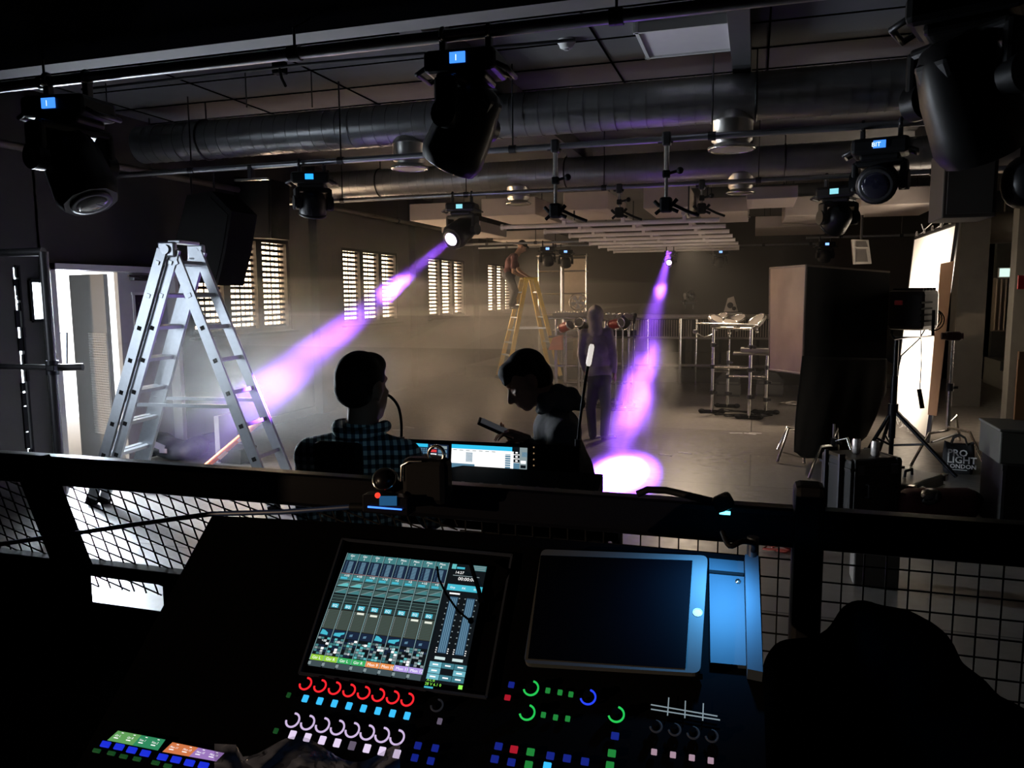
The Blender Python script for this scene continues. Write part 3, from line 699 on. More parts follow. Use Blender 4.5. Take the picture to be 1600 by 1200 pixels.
remesh(mb.build('hair', HAIR, man1), .009, 2)
PLAID = bpy.data.materials.new('plaid_shirt'); PLAID.use_nodes = True
def plaid(m):
    nt = m.node_tree; b = nt.nodes['Principled BSDF']; tc = nt.nodes.new('ShaderNodeTexCoord'); sp = nt.nodes.new('ShaderNodeSeparateXYZ'); nt.links.new(tc.outputs['Object'], sp.inputs[0])
    def stripes(sock, per, w):
        a = nt.nodes.new('ShaderNodeMath'); a.operation = 'MULTIPLY'; a.inputs[1].default_value = 1 / per; nt.links.new(sock, a.inputs[0])
        f = nt.nodes.new('ShaderNodeMath'); f.operation = 'FRACT'; nt.links.new(a.outputs[0], f.inputs[0])
        l = nt.nodes.new('ShaderNodeMath'); l.operation = 'LESS_THAN'; l.inputs[1].default_value = w; nt.links.new(f.outputs[0], l.inputs[0]); return l.outputs[0]
    ad = nt.nodes.new('ShaderNodeMath'); ad.operation = 'ADD'; nt.links.new(sp.outputs['X'], ad.inputs[0])
    ym = nt.nodes.new('ShaderNodeMath'); ym.operation = 'MULTIPLY'; ym.inputs[1].default_value = .6; nt.links.new(sp.outputs['Y'], ym.inputs[0]); nt.links.new(ym.outputs[0], ad.inputs[1])
    s1 = stripes(ad.outputs[0], .030, .5); s2 = stripes(sp.outputs['Z'], .030, .5)
    pr = nt.nodes.new('ShaderNodeMath'); pr.operation = 'ADD'; nt.links.new(s1, pr.inputs[0]); nt.links.new(s2, pr.inputs[1])
    cr = nt.nodes.new('ShaderNodeValToRGB'); cr.color_ramp.interpolation = 'CONSTANT'; e = cr.color_ramp.elements
    e[0].color = (.75, .90, .90, 1); e[1].position = .34; e[1].color = (.10, .15, .19, 1); n = e.new(.7); n.color = (.012, .016, .022, 1)
    h = nt.nodes.new('ShaderNodeMath'); h.operation = 'MULTIPLY'; h.inputs[1].default_value = .5; nt.links.new(pr.outputs[0], h.inputs[0]); nt.links.new(h.outputs[0], cr.inputs[0])
    nt.links.new(cr.outputs[0], b.inputs['Base Color']); b.inputs['Roughness'].default_value = .85
plaid(PLAID)
mb = MB(); torso(mb, hips, chest, shl, shr, neck, HC, .93, .012)
limbs(mb, [shl, el_l, el_l.lerp(wr_l, .8)], [.064, .054, .043]); limbs(mb, [shr, el_r, el_r.lerp(wr_r, .8)], [.064, .054, .043])
mb.cap(chest.lerp(neck, .8), neck + V((0, 0, -.02)), .085, .078)
sh = remesh(mb.build('shirt', PLAID, man1), .013, 3)
mb = MB()
cpts = [neck + V((math.cos(a) * .086, math.sin(a) * .082 - .008, .012 + .012 * math.cos(a * 2))) for a in [math.radians(x) for x in range(120, 421, 15)]]
mb.tube(cpts, .022, 8); remesh(mb.build('collar', PLAID, sh), .008, 2)
TRO = mat('dark_trousers', (.015, .016, .022), .85)
mb = MB(); mb.ell(hips + V((0, 0, -.03)), (.18, .13, .12), None, 16, 10)
for k_, a_, hx in ((kn_l, an_l, -1), (kn_r, an_r, 1)): limbs(mb, [hips + rt * hx * .09, k_, a_ + V((0, 0, .02))], [.10, .075, .058])
remesh(mb.build('trousers', TRO, man1), .014, 3)
for a_ in (an_l, an_r): remesh(MB().cap(a_ + V((0, -.03, -.055)), a_ + V((0, .17, -.08)), .05, .042).build('shoe', BLK, man1), .012, 2)
# his stool
t = thing('draughtsman_stool', 'high black swivel stool with a small backrest under the man in plaid', 'stool', (hips.x, hips.y, 0))
MB().lathe((hips.x, hips.y + .03, .62), (0, 0, 1), [(0, .17), (.02, .2), (.055, .2), (.07, .18)], 24).build('seat', BLK, t)
MB().cyl((hips.x, hips.y, .08), (hips.x, hips.y, .63), .028, n=12).build('post', STL, t)
for k in range(5):
    a = 2 * PI * k / 5 + .3; e = V((hips.x + .28 * math.cos(a), hips.y + .28 * math.sin(a), .055)); MB().bar((hips.x, hips.y, .09), e, .04, .03).cyl(e + V((0, -.015, -.03)), e + V((0, .015, -.03)), .025, n=12).build('foot_spoke', STL, t)
MB().torus((hips.x, hips.y, .36), (0, 0, 1), .2, .012, 24, 6).bar((hips.x - .2, hips.y, .36), (hips.x + .2, hips.y, .36), .012).build('foot_ring', STL, t)
bk = dep(530, 728, D1 - .24)
MB().box(bk, (.17, .04, .16), bev=.018).build('backrest', BLK, t); MB().tube([(bk.x, bk.y, bk.z - .05), (bk.x, bk.y - .03, .8), (hips.x - .02, hips.y - .05, .67)], .014, 8).build('back_stem', STL, t)

# --- young man in a grey hoodie, in profile, looking down at a tablet
D2 = 3.5
HC = dep(822, 592, D2)
lf = RC @ V((-1, 0, 0)); away = RC @ V((0, 0, -1)); UP = V((0, 0, 1))
fwd = (lf * .93 + away * -.10 + UP * -.62).normalized()
Rh = rot_to(fwd)
neck = dep(868, 640, D2 + .02); chest = dep(872, 690, D2 + .02); hips = dep(878, 835, D2 + .03)
ac = (away * .96 + lf * .1); ac.z = 0; ac.normalize()
shl, shr = chest - ac * -.17 + V((0, 0, .06)), chest - ac * .17 + V((0, 0, .06))      # shl: far shoulder, shr: the one towards us
el_r = dep(858, 760, D2 - .20); el_l = dep(850, 755, D2 + .2)
wr_r = dep(824, 692, D2 - .08); wr_l = dep(820, 690, D2 + .08)
mb = MB(); head_skin(mb, HC, Rh, 1.06); mb.cap(HC + Rh @ V((0, -.03, -.05)), neck, .058, .066)
torso(mb, hips, chest, shl, shr, neck, HC, .9)
limbs(mb, [shl, el_l, wr_l], [.052, .042, .028]); limbs(mb, [shr, el_r, wr_r], [.052, .042, .028])
fdir = (lf * .93 + UP * .30)
Rr = rot_to(fdir.normalized(), (UP * .95 + lf * .2)); hand(mb, wr_r + V((0, 0, .02)), Rr, .95, .55, -1)
Rl = rot_to((lf * .85 + UP * .45).normalized(), -UP); hand(mb, wr_l + V((0, 0, -.015)), Rl, .95, .35, 1)
fx = V((hips.x, hips.y, 0))
for s in (-1, 1):
    k_ = hips + ac * s * .10 + lf * .04 + V((0, 0, -.42)); a_ = V((hips.x, hips.y, 0)) + ac * s * .11 + V((0, 0, .10))
    limbs(mb, [hips + ac * s * .09, k_, a_], [.088, .062, .042]); mb.cap(a_ + V((0, 0, -.05)), a_ + lf * .16 + V((0, 0, -.06)), .038, .034)
man2 = remesh(mb.build('person', SKIN, None, (hips.x, hips.y, 0)), .0075, 1)
tag(man2, 'young man in grey hoodie in profile, looking down at a tablet in his hands', 'person')
T = lambda x, y, z: HC + Rh @ V((x, y, z))
mb = MB(); mb.ell(T(0, -.025, .04), (.085, .098, .092), Rh, 20, 12); mb.ell(T(0, .045, .072), (.066, .056, .044), Rh, 16, 10); mb.ell(T(0, -.05, -.01), (.080, .074, .085), Rh, 18, 10)
mb.ell(T(0, .068, .052), (.055, .032, .034), Rh)
for x in (-.045, 0, .045): mb.cap(T(x, .06, .075), T(x * .9, .094, .036), .020, .010)
remesh(mb.build('hair', HAIR, man2), .009, 2)
HOOD = mat('grey_hoodie', (.085, .085, .09), .9, noise=.25, scale=25, bump=.3)
mb = MB(); torso(mb, hips + V((0, 0, .03)), chest, shl, shr, neck, HC, .98, .014)
mb.ell(hips.lerp(chest, .5) - lf * .02, (.15, .15, .24), None)
limbs(mb, [shl, el_l, el_l.lerp(wr_l, .88)], [.07, .062, .045]); limbs(mb, [shr, el_r, el_r.lerp(wr_r, .88)], [.07, .062, .045])
hd = remesh(mb.build('hoodie', HOOD, man2), .013, 3)
mb = MB()
for (px, py, dd, r) in ((858, 618, .0, .048), (872, 610, -.02, .04), (890, 616, .0, .045), (903, 628, -.01, .035), (880, 634, -.05, .05), (852, 634, -.09, .04), (870, 630, .09, .05), (846, 640, -.05, .03)): mb.ell(dep(px, py, D2 + dd), (r, r * 1.1, r * .8))
mb.cap(dep(850, 625, D2 - .06), dep(905, 632, D2 - .03), .035, .03); mb.cap(dep(850, 622, D2 + .08), dep(905, 630, D2 + .05), .035, .03)
remesh(mb.build('hood', HOOD, hd), .010, 2)
mb = MB(); mb.ell(hips + V((0, 0, -.04)), (.16, .17, .13), None, 16, 10)
for s in (-1, 1):
    k_ = hips + ac * s * .10 + lf * .04 + V((0, 0, -.42)); a_ = V((hips.x, hips.y, 0)) + ac * s * .11 + V((0, 0, .10)); limbs(mb, [hips + ac * s * .09, k_, a_], [.105, .078, .062])
    remesh(MB().cap(a_ + V((0, 0, -.052)), a_ + lf * .17 + V((0, 0, -.06)), .047, .04).build('shoe', BLK, man2), .012, 2)
remesh(mb.build('trousers', TRO, man2), .014, 3)
# the tablet he holds
a, b = dep(747, 657, D2 - .03), dep(826, 692, D2 - .02); c = (a + b) / 2; u = (b - a).normalized(); nn = (UP - u * u.dot(UP)).normalized(); w_ = u.cross(nn)
R = Matrix((u, w_, nn)).transposed()
t = thing('tablet', 'slim dark tablet held by the man in the hoodie', 'tablet', c)
MB().box(c, ((b - a).length, .15, .013), None, R, bev=.005).build('case', BLK, t); MB().box(c + nn * .0075, ((b - a).length * .9, .13, .002), None, R).build('screen', led('tablet_glow', (.2, .22, .25), .12), t)

# --- hooded man standing on the hall floor, back to us
fo = onz(936, 687); DH = proj(fo)[2]
def Q(px, py, d=0): return dep(px, py, DH + d)
HC = Q(931, 494); hips, chest, neck = Q(936, 585), Q(934, 540), Q(932, 515)
shl, shr = Q(912, 521, .02), Q(951, 519, -.03)
el_r, wr_r = Q(958, 556, -.02), Q(960, 582, .04); el_l, wr_l = Q(908, 553, .06), Q(914, 578, .18)
mb = MB(); rt = (shr - shl).normalized(); Rh = rot_to(V((.35, .93, -.05)))
head_skin(mb, HC, Rh, .98); mb.cap(HC, neck, .06, .065); torso(mb, hips, chest, shl, shr, neck, HC, .86)
limbs(mb, [shl, el_l, wr_l], [.05, .04, .028]); limbs(mb, [shr, el_r, wr_r], [.05, .04, .028])
hand(mb, wr_r, rot_to(V((.1, .1, -1)), V((1, 0, 0))), 1, .4, 1); hand(mb, wr_l, rot_to(V((.1, .5, -.8)), V((-1, 0, 0))), 1, .4, -1)
lg = []
for (kx, axp, d_) in ((923, 926, .06), (947, 944, -.02)):
    h_ = Q(930 if kx < 935 else 942, 590); k_ = Q(kx, 636, d_ - .02); a_ = Q(axp, 679, d_); lg.append((h_, k_, a_)); limbs(mb, [h_, k_, a_], [.085, .06, .042]); mb.cap(a_ + V((0, 0, -.05)), a_ + V((.1, .14, -.055)), .035, .032)
man3 = remesh(mb.build('person', SKIN, None, (fo.x, fo.y, 0)), .012, 3)
tag(man3, 'person in hooded top seen from behind, standing on the hall floor by the purple beam', 'person')
HG = mat('light_grey_hoodie', (.23, .20, .19), .9, noise=.2, scale=20, bump=.3)
mb = MB(); torso(mb, hips + V((0, 0, .02)), chest, shl, shr, neck, HC, .92, .008)
limbs(mb, [shl, el_l, el_l.lerp(wr_l, .9)], [.062, .055, .04]); limbs(mb, [shr, el_r, el_r.lerp(wr_r, .9)], [.062, .055, .04])
mb.ell(HC + V((0, -.02, .015)), (.10, .118, .128), Rh, 18, 12); mb.cap(HC + V((0, -.05, -.06)), neck + V((0, -.05, -.01)), .085, .09); mb.ell(HC + V((.0, -.05, .08)), (.05, .07, .07))
remesh(mb.build('hooded_top', HG, man3), .014, 3)
mb = MB(); mb.ell(Q(936, 592), (.165, .12, .12))
for h_, k_, a_ in lg: limbs(mb, [h_, k_, a_ + V((0, 0, .0))], [.092, .068, .055])
remesh(mb.build('trousers', mat('purple_grey_trousers', (.035, .028, .034), .9), man3), .014, 3)
for h_, k_, a_ in lg:
    so = remesh(MB().cap(a_ + V((0, 0, -.052)), a_ + V((.1, .15, -.06)), .043, .038).build('shoe', mat('dark_shoe', (.03, .03, .035), .6), man3), .012, 2)
    MB().bar(a_ + V((.0, -.01, -.095)), a_ + V((.11, .16, -.095)), .09, .02).build('sole', WHT, so)

# --- man up on the yellow stepladder
DL = proj(yt)[2]
def U_(px, py, d=0): return dep(px, py, DL + d)
HC = U_(816, 385); hips, chest, neck = U_(795, 425), U_(799, 407), U_(808, 397)
shl, shr = U_(802, 400, .16), U_(804, 402, -.16)
mb = MB(); Rh = rot_to((RC @ V((.8, -.5, -.1))).normalized()); head_skin(mb, HC, Rh); mb.cap(HC, neck, .06, .066); torso(mb, hips, chest, shl, shr, neck, HC, .92)
el, wr = U_(802, 425, -.2), U_(820, 434, -.05); el2, wr2 = U_(810, 422, .2), U_(826, 433, .1)
limbs(mb, [shr, el, wr], [.052, .042, .03]); limbs(mb, [shl, el2, wr2], [.052, .042, .03])
hand(mb, wr, rot_to((RC @ V((1, -.3, 0))).normalized()), 1, .6, 1); hand(mb, wr2, rot_to((RC @ V((1, -.3, 0))).normalized()), 1, .6, -1)
lg = []
for s, kx, ax_ in ((-1, 799, 797), (1, 795, 801)):
    h_ = U_(795, 430, s * .09); k_ = U_(kx + 6, 455, s * .1); a_ = U_(ax_ - 4 + 6, 476, s * .1); lg.append((h_, k_, a_)); limbs(mb, [h_, k_, a_], [.085, .062, .042]); mb.cap(a_ + V((0, 0, -.05)), a_ + RC @ V((.15, -.04, 0)), .036, .033)
man4 = remesh(mb.build('person', SKIN, None, (hips.x, hips.y, hips.z)), .012, 3)
tag(man4, 'man in a dark cap leaning over the top of the yellow stepladder', 'person')
mb = MB(); torso(mb, hips, chest, shl, shr, neck, HC, .98, .01); limbs(mb, [shr, shr.lerp(el, .7)], [.064, .058]); limbs(mb, [shl, shl.lerp(el2, .7)], [.064, .058])
remesh(mb.build('shirt', mat('maroon_check_shirt', (.07, .02, .025), .9, noise=.5, scale=18), man4), .014, 3)
mb = MB(); mb.ell(hips + V((0, 0, -.05)), (.15, .15, .14))
for h_, k_, a_ in lg:
    limbs(mb, [h_, k_, a_], [.10, .078, .06]); remesh(MB().cap(a_ + V((0, 0, -.052)), a_ + RC @ V((.16, -.05, 0)), .045, .04).build('shoe', BLK, man4), .012, 2)
remesh(mb.build('trousers', TRO, man4), .014, 3)
mb = MB(); T = lambda x, y, z: HC + Rh @ V((x, y, z)); mb.ell(T(0, -.015, .05), (.088, .104, .08), Rh, 18, 10); mb.cap(T(-.04, .10, .05), T(.04, .10, .05), .018); mb.cap(T(0, .13, .045), T(0, .08, .05), .02)
remesh(mb.build('cap', BLK, man4), .011, 2)
# ------------------------------------------------------------------ STAGE END
struct('floor_stage', MB().box((-1.6, 18.5, .13), (9.0, 4.9, .26)), mat('stage_deck', (.05, .045, .04), .5))
RY = 15.7
rail = thing('stage_guard_rail', 'long grey guard rail with uprights along the far stage front', 'guard rail', (ony(1040, 580, RY).x, RY, 0))
xa, xb = ony(955, 495, RY).x, ony(1215, 495, RY).x
for py, r in ((495, .05), (528, .026), (571, .03)):
    z = ony(1080, py, RY).z; MB().cyl((xa, RY, z), (xb, RY, z), r, n=10).build('rail_bar', mat('rail_paint', (.34, .31, .28), .4, metal=.6), rail)
for px in (962, 1012, 1063, 1088, 1140, 1205):
    x = ony(px, 530, RY).x; MB().cyl((x, RY, 0), (x, RY, ony(px, 495, RY).z), .035 if px == 1063 else .022, n=10).build('upright', CHR, rail)
mb = MB(); x0, x1 = ony(985, 510, 16.6).x, ony(1215, 510, 16.6).x; z0, z1 = ony(1080, 526, 16.6).z, ony(1080, 500, 16.6).z
n = 60
for k in range(n): mb.box((x0 + (x1 - x0) * (k + .5) / n, 16.6, (z0 + z1) / 2), ((x1 - x0) / n * .55, .06, z1 - z0))
t = thing('slatted_panel', 'long panel of thin upright slats behind the stage guard rail', 'panel', ((x0 + x1) / 2, 16.6, .26))
mb.build('slats', mat('slat_beige', (.30, .26, .22), .6), t)
mb = MB(); mb.box(((x0 + x1) / 2, 16.66, (z0 + z1) / 2), (x1 - x0, .03, z1 - z0 + .06))
for k in range(4): mb.box((x0 + (x1 - x0) * (k + .5) / 4, 16.66, (z0 + .26) / 2), (.06, .04, z0 - .26))
mb.build('backing_board', BLK, t)
# moving heads and a pale angular monitor standing on the rail shelf
for px, lab in ((1077, 'small black moving head standing upright on the stage rail'),):
    p = ony(px, 492, RY + .45); t, _w = mover(lab, V((p.x, RY + .45, p.z + .14)), .3, -1.4, .62, 'wash', pan=.5, disp=False, flip=True)
zs = ony(1080, 493, RY + .45).z - .05
tag(MB().box(((xa + xb) / 2, RY + .45, zs), (xb - xa, .6, .04)).box((xa + .1, RY + .45, zs / 2), (.06, .06, zs - .04)).box((xb - .1, RY + .45, zs / 2), (.06, .06, zs - .04)).box(((xa + xb) / 2, RY + .6, zs / 2), (.06, .06, zs - .04)).build('stage_shelf', BLK, None, ((xa + xb) / 2, RY + .45, 0)), 'long black shelf table behind the stage guard rail', 'shelf table')
c = ony(1142, 492, RY + .45)
t = thing('stage_monitor', 'pale wedge-shaped stage monitor on a white box on the stage shelf', 'loudspeaker', (c.x, c.y, zs))
P = [ony(x, y, RY + .35) for x, y in ((1131, 487), (1137, 466), (1146, 463), (1153, 487))]
MB().prism(P, (0, .25, 0)).build('cabinet', mat('pale_monitor', (.5, .46, .42), .6), t)
MB().box((c.x, RY + .47, zs + .06), (.42, .34, .09), bev=.01).build('plinth_box', WHT, t)
MB().cyl(ony(1141, 477, RY + .345), ony(1141, 477, RY + .33), .06, n=16).cyl(ony(1147, 482, RY + .345), ony(1147, 482, RY + .33), .04, n=16).build('driver', BLK, t)
# black wedges on the floor under the drum rack
for px0, px1, lab in ((1119, 1156, 'black floor wedge under the chrome drum rack, on its window side'), (1182, 1222, 'black floor wedge under the chrome drum rack, on its softbox side')):
    a, b = onz(px0, 621), onz(px1, 618); c = (a + b) / 2; w = (b - a).length
    t = thing('floor_wedge', lab, 'loudspeaker', (c.x, c.y, 0), group='floor wedges')
    MB().prism([(a.x, c.y, 0), (b.x, c.y, 0), (b.x, c.y, .30), (b.x - .12, c.y, .42), (a.x + .12, c.y, .42), (a.x, c.y, .30)], (0, .5, 0)).build('cabinet', mat('wedge_black', (.03, .028, .026), .6), t)
    MB().box((c.x, c.y - .012, .24), (w * .62, .02, .03)).box((c.x, c.y - .005, .12), (w * .8, .01, .16)).build('bar_handle', mat('wedge_trim', (.07, .065, .06), .5), t)
# ---- chrome drum rack
def gz(px, py): return onz(px, py)
DR = thing('drum_rack', 'chrome tube drum rack with pads and trays on four clamped legs', 'drum rack', onz(1155, 648))
legs = {}
for nm, px, pyt, pyb in (('a', 1112, 512, 646), ('b', 1136, 548, 637), ('c', 1170, 514, 655), ('d', 1196, 556, 647)):
    f_ = onz(px, pyb); tp = ony(px, pyt, f_.y); legs[nm] = (f_, tp)
    lo = MB().cyl(f_ + V((0, 0, .02)), V((f_.x, f_.y, tp.z)), .026, n=12)
    lg_ = lo.build('leg_tube', CHR, DR)
    mb = MB()
    for q in (.25, .55, .8): p = f_.lerp(V((f_.x, f_.y, tp.z)), q); mb.cyl(p - V((0, 0, .03)), p + V((0, 0, .03)), .042, n=10).box(p + V((.05, -.02, 0)), (.05, .05, .04), bev=.01)
    mb.build('tube_clamp', STL, lg_)
    MB().bar((f_.x - .14, f_.y, .03), (f_.x + .14, f_.y, .03), .05, .05).ell((f_.x - .15, f_.y, .035), (.05, .04, .035)).ell((f_.x + .15, f_.y, .035), (.05, .04, .035)).build('foot_bar', BLK, lg_)
def at(nm, py): f_, tp = legs[nm]; return V((f_.x, f_.y, ony(1150, py, f_.y).z))
for n1, n2, py in (('a', 'c', 574), ('b', 'd', 588), ('a', 'b', 580), ('c', 'd', 590)): MB().cyl(at(n1, py), at(n2, py), .022, n=10).build('cross_tube', CHR, DR)
za = at('a', 512).z; zc = at('c', 514).z
ca, cc = legs['a'][0], legs['c'][0]
MB().cyl(V((ca.x, ca.y, za)), V((cc.x, cc.y, zc)), .024, n=10).cyl(V((ca.x - .25, ca.y, za + .06)), V((cc.x + .1, cc.y, zc + .06)), .016, n=8).build('top_tube', CHR, DR)
MB().box(((ca.x + cc.x) / 2, ca.y + .15, za + .02), (.62, .42, .035), bev=.01).build('top_tray', mat('rack_tray', (.32, .29, .26), .35, metal=.5), DR)
MB().box((cc.x + .12, cc.y + .10, at('d', 548).z), (.72, .36, .03), bev=.008).build('side_tray', mat('rack_tray', (.3, .3, .3)), DR)
for (px, py, rr, tl, d_) in ((1118, 503, .13, .5, .05), (1152, 503, .15, -.35, .3), (1183, 506, .17, -.7, .1), (1140, 508, .12, .2, .0), (1128, 499, .12, -.4, .4)):
    p = ony(px, py, ca.y + d_); ax_ = V((math.sin(tl), -.35, math.cos(tl)))
    pd = MB().lathe(p, ax_, [(0, rr * .9), (.01, rr), (.045, rr), (.05, rr * .95)], 20).build('drum_pad', mat('pad_grey', (.16, .14, .125), .5), DR)
    MB().torus(p + ax_.normalized() * .05, ax_, rr * .97, .012, 20, 6).build('rim', CHR, pd)
    q = p + V((0, .02, -.12)); MB().cyl(p, q, .014, n=8).ell(q, .03).build('mount_post', CHR, pd)
MB().tube([V((ca.x, ca.y, za - .1)), ony(1100, 527, ca.y), ony(1087, 519, ca.y - .1)], .012, 6).box(ony(1086, 518, ca.y - .1), (.06, .05, .06), bev=.01).build('boom_arm', CHR, DR)
kb = MB().box((cc.x + .16, cc.y + .08, at('d', 548).z + .05), (.6, .24, .06), bev=.01).build('sampler_box', mat('sampler_grey', (.42, .39, .35), .5), DR)
MB().box((cc.x + .16, cc.y + .06, at('d', 548).z + .083), (.5, .12, .006)).build('pad_keys', BLK, kb)
# mic stand on the rack's window side
def mic_stand(px, pyb, pyt, lab):
    f_ = onz(px, pyb); z = ony(px, pyt, f_.y).z
    t = thing('microphone_stand', lab, 'microphone stand', f_)
    MB().cyl(f_ + V((0, 0, .02)), V((f_.x, f_.y, z)), .012, n=8).build('pole', STL, t)
    MB().lathe(f_, (0, 0, 1), [(0, .15), (.02, .15), (.035, .05), (.05, .02)], 20).build('round_base', BLK, t)
    MB().lathe(V((f_.x, f_.y, z - .02)), (0.2, -.3, 1), [(0, .015), (.1, .02), (.11, .03), (.15, .028), (.165, .012)], 12).build('microphone', BLK, t)
mic_stand(989, 640, 503, 'thin microphone stand just beside the upright purple beam')
# ---- keyboard racks on the window side of the stage
def kb_rack(px0, px1, pyb, lab, tiers, seed):
    rnd = random.Random(seed)
    a, b = onz(px0, pyb), onz(px1, pyb); y = (a.y + b.y) / 2; dp = .55
    t = thing('keyboard_rack', lab, 'equipment rack', ((a.x + b.x) / 2, y, 0))
    ztop = ony(px0, tiers[0], y).z
    for x in (a.x, b.x):
        for dy in (0, dp): MB().cyl((x, y + dy, .02), (x, y + dy, ztop), .024, n=10).bar((x - .12, y + dy, .025), (x + .12, y + dy, .025), .05, .04, BLK).build('leg_tube', CHR, t)
        MB().cyl((x, y, .3), (x, y + dp, .3), .02, n=8).build('cross_tube', CHR, t)
    MB().cyl((a.x, y, ztop * .45), (b.x, y, ztop * .45), .02, n=8).cyl((a.x, y + dp, .3), (b.x, y + dp, .3), .02, n=8).build('cross_tube', CHR, t)
    for k, py in enumerate(tiers):
        z = ony(px0, py, y).z
        MB().box(((a.x + b.x) / 2, y + dp / 2, z), (b.x - a.x + .2, dp, .03), bev=.006).build('tray', mat('rack_tray', (.3, .3, .3)), t)
        MB().cyl((a.x - .12, y - .03, z + .0), (b.x + .12, y - .03, z), .018, n=8).build('tray_tube', CHR, t)
    return t, a, b, y, dp, [ony(px0, py, y).z for py in tiers]
def gear(name, lab, c, size, m, cat, group, knobs=(6, 2), rot=0.0):
    t = thing(name, lab, cat, c, rot, group); c = V(c)
    MB().box((0, 0, size[2] / 2), size, bev=.01).build('case', m, t, world=False)
    mb = MB()
    for i in range(knobs[0]):
        for j in range(knobs[1]):
            mb.cyl(((i + .5) / knobs[0] * size[0] - size[0] / 2, (j + .5) / knobs[1] * size[1] - size[1] / 2, size[2]), ((i + .5) / knobs[0] * size[0] - size[0] / 2, (j + .5) / knobs[1] * size[1] - size[1] / 2, size[2] + .02), .014, n=8)
    mb.build('knob_field', CHR, t, world=False)
    return t
GY = mat('gear_grey', (.33, .31, .29), .45); 
r1, a1, b1, y1, dp1, z1 = kb_rack(868, 905, 632, 'chrome keyboard rack with two trays behind the yellow stepladder feet', (497, 526), 1)
r2, a2, b2, y2, dp2, z2 = kb_rack(945, 982, 634, 'chrome keyboard rack with two trays behind the hooded person', (500, 527), 2)
gear('sound_mixer', 'small grey mixer on the upper tray of the rack by the yellow stepladder', ((a1.x + b1.x) / 2, y1 + .25, z1[0] + .016), (.55, .36, .07), GY, 'mixer', None)
gear('synthesizer', 'flat synthesizer on the lower tray of the rack by the yellow stepladder', ((a1.x + b1.x) / 2, y1 + .25, z1[1] + .016), (.58, .34, .08), GY, 'synthesizer', None, (8, 3))
gear('drum_machine', 'grey drum machine on the upper tray behind the hooded person', ((a2.x + b2.x) / 2, y2 + .25, z2[0] + .016), (.5, .36, .07), GY, 'drum machine', None, (5, 3))
gear('effects_box', 'black effects box on the lower tray behind the hooded person', ((a2.x + b2.x) / 2, y2 + .25, z2[1] + .016), (.5, .34, .09), BLK, 'effects box', None)
RED = mat('red_shell', (.25, .015, .015), .4)
def tom(px, py, y, lab, m, ax_, r=.075, stand=True, grp='drums on the stage racks'):
    p = ony(px, py, y); t = thing('tom_drum', lab, 'drum', p, group=grp)
    ax_ = V(ax_).normalized()
    MB().lathe(p - ax_ * .1, ax_, [(0, r * .96), (.01, r), (.2, r), (.21, r * .97)], 20).build('shell', m, t)
    MB().torus(p + ax_ * .11, ax_, r, .014, 20, 6).torus(p - ax_ * .1, ax_, r, .014, 20, 6).build('hoop', CHR, t)
    MB().lathe(p + ax_ * .108, ax_, [(0, r * .95), (.006, r * .94)], 20).build('drum_head', mat('drum_skin', (.06, .055, .05), .6), t)
    zb = 0; MB().cyl((p.x, p.y + .02, .0), (p.x, p.y + .02, p.z - .09), .014, n=8).lathe((p.x, p.y + .02, 0), (0, 0, 1), [(0, .16), (.02, .15), (.03, .02)], 16).build('drum_stand', CHR, t)
tom(884, 510, y1 - .4, 'red-rimmed small drum before the rack by the yellow stepladder', RED, (.7, -.5, .3))
tom(909, 508, y1 - .45, 'black small drum between the keyboard rack and the hooded person', BLK, (-.2, -.8, .4))
tom(962, 506, y2 - .45, 'red small drum beside the hooded person', RED, (.8, -.5, .2))
tom(973, 503, y2 - .1, 'black small drum tilted over the rack behind the hooded person', BLK, (-.6, -.4, .6), .085)
c = ony(866, 537, y1 - .5)
t = thing('wedge_block', 'salmon-coloured wedge hanging at the side of the yellow stepladder', 'block', c)
MB().prism([c + V((-.1, 0, -.1)), c + V((.12, 0, -.1)), c + V((.12, 0, .14)), c + V((-.02, 0, .1))], (0, .12, 0)).build('block_body', mat('salmon_paint', (.75, .36, .25), .6), t)
MB().cyl((c.x, c.y + .06, 0), (c.x, c.y + .06, c.z - .1), .014, n=8).lathe((c.x, c.y + .06, 0), (0, 0, 1), [(0, .14), (.02, .13), (.03, .02)], 16).build('stand', CHR, t)
# round fan
c = ony(903, 472, 15.1); zf = c.z
t = thing('stage_fan', 'round wire-guarded fan on a stand behind the keyboard rack', 'fan', (c.x, c.y, 0))
MB().torus(c, (.3, -1, .2), .17, .012, 28, 6).torus(c, (.3, -1, .2), .115, .006, 24, 6).torus(c, (.3, -1, .2), .06, .006, 20, 6).build('wire_guard', CHR, t)
mb = MB()
axf = V((.3, -1, .2)).normalized(); u = axf.cross(V((0, 0, 1))).normalized(); w_ = axf.cross(u)
for k in range(5):
    a = 2 * PI * k / 5; d1 = u * math.cos(a) + w_ * math.sin(a); d2 = u * math.cos(a + .7) + w_ * math.sin(a + .7)
    mb.prism([c + d1 * .03, c + d1 * .15, c + d2 * .14, c + d2 * .035], axf * .008)
mb.ell(c, .04).build('blades', GAL, t)
MB().cyl((c.x, c.y + .05, .02), (c.x, c.y + .05, c.z - .2), .018, n=8).lathe((c.x, c.y + .05, 0), (0, 0, 1), [(0, .22), (.03, .2), (.04, .03)], 18).build('stand', STL, t)
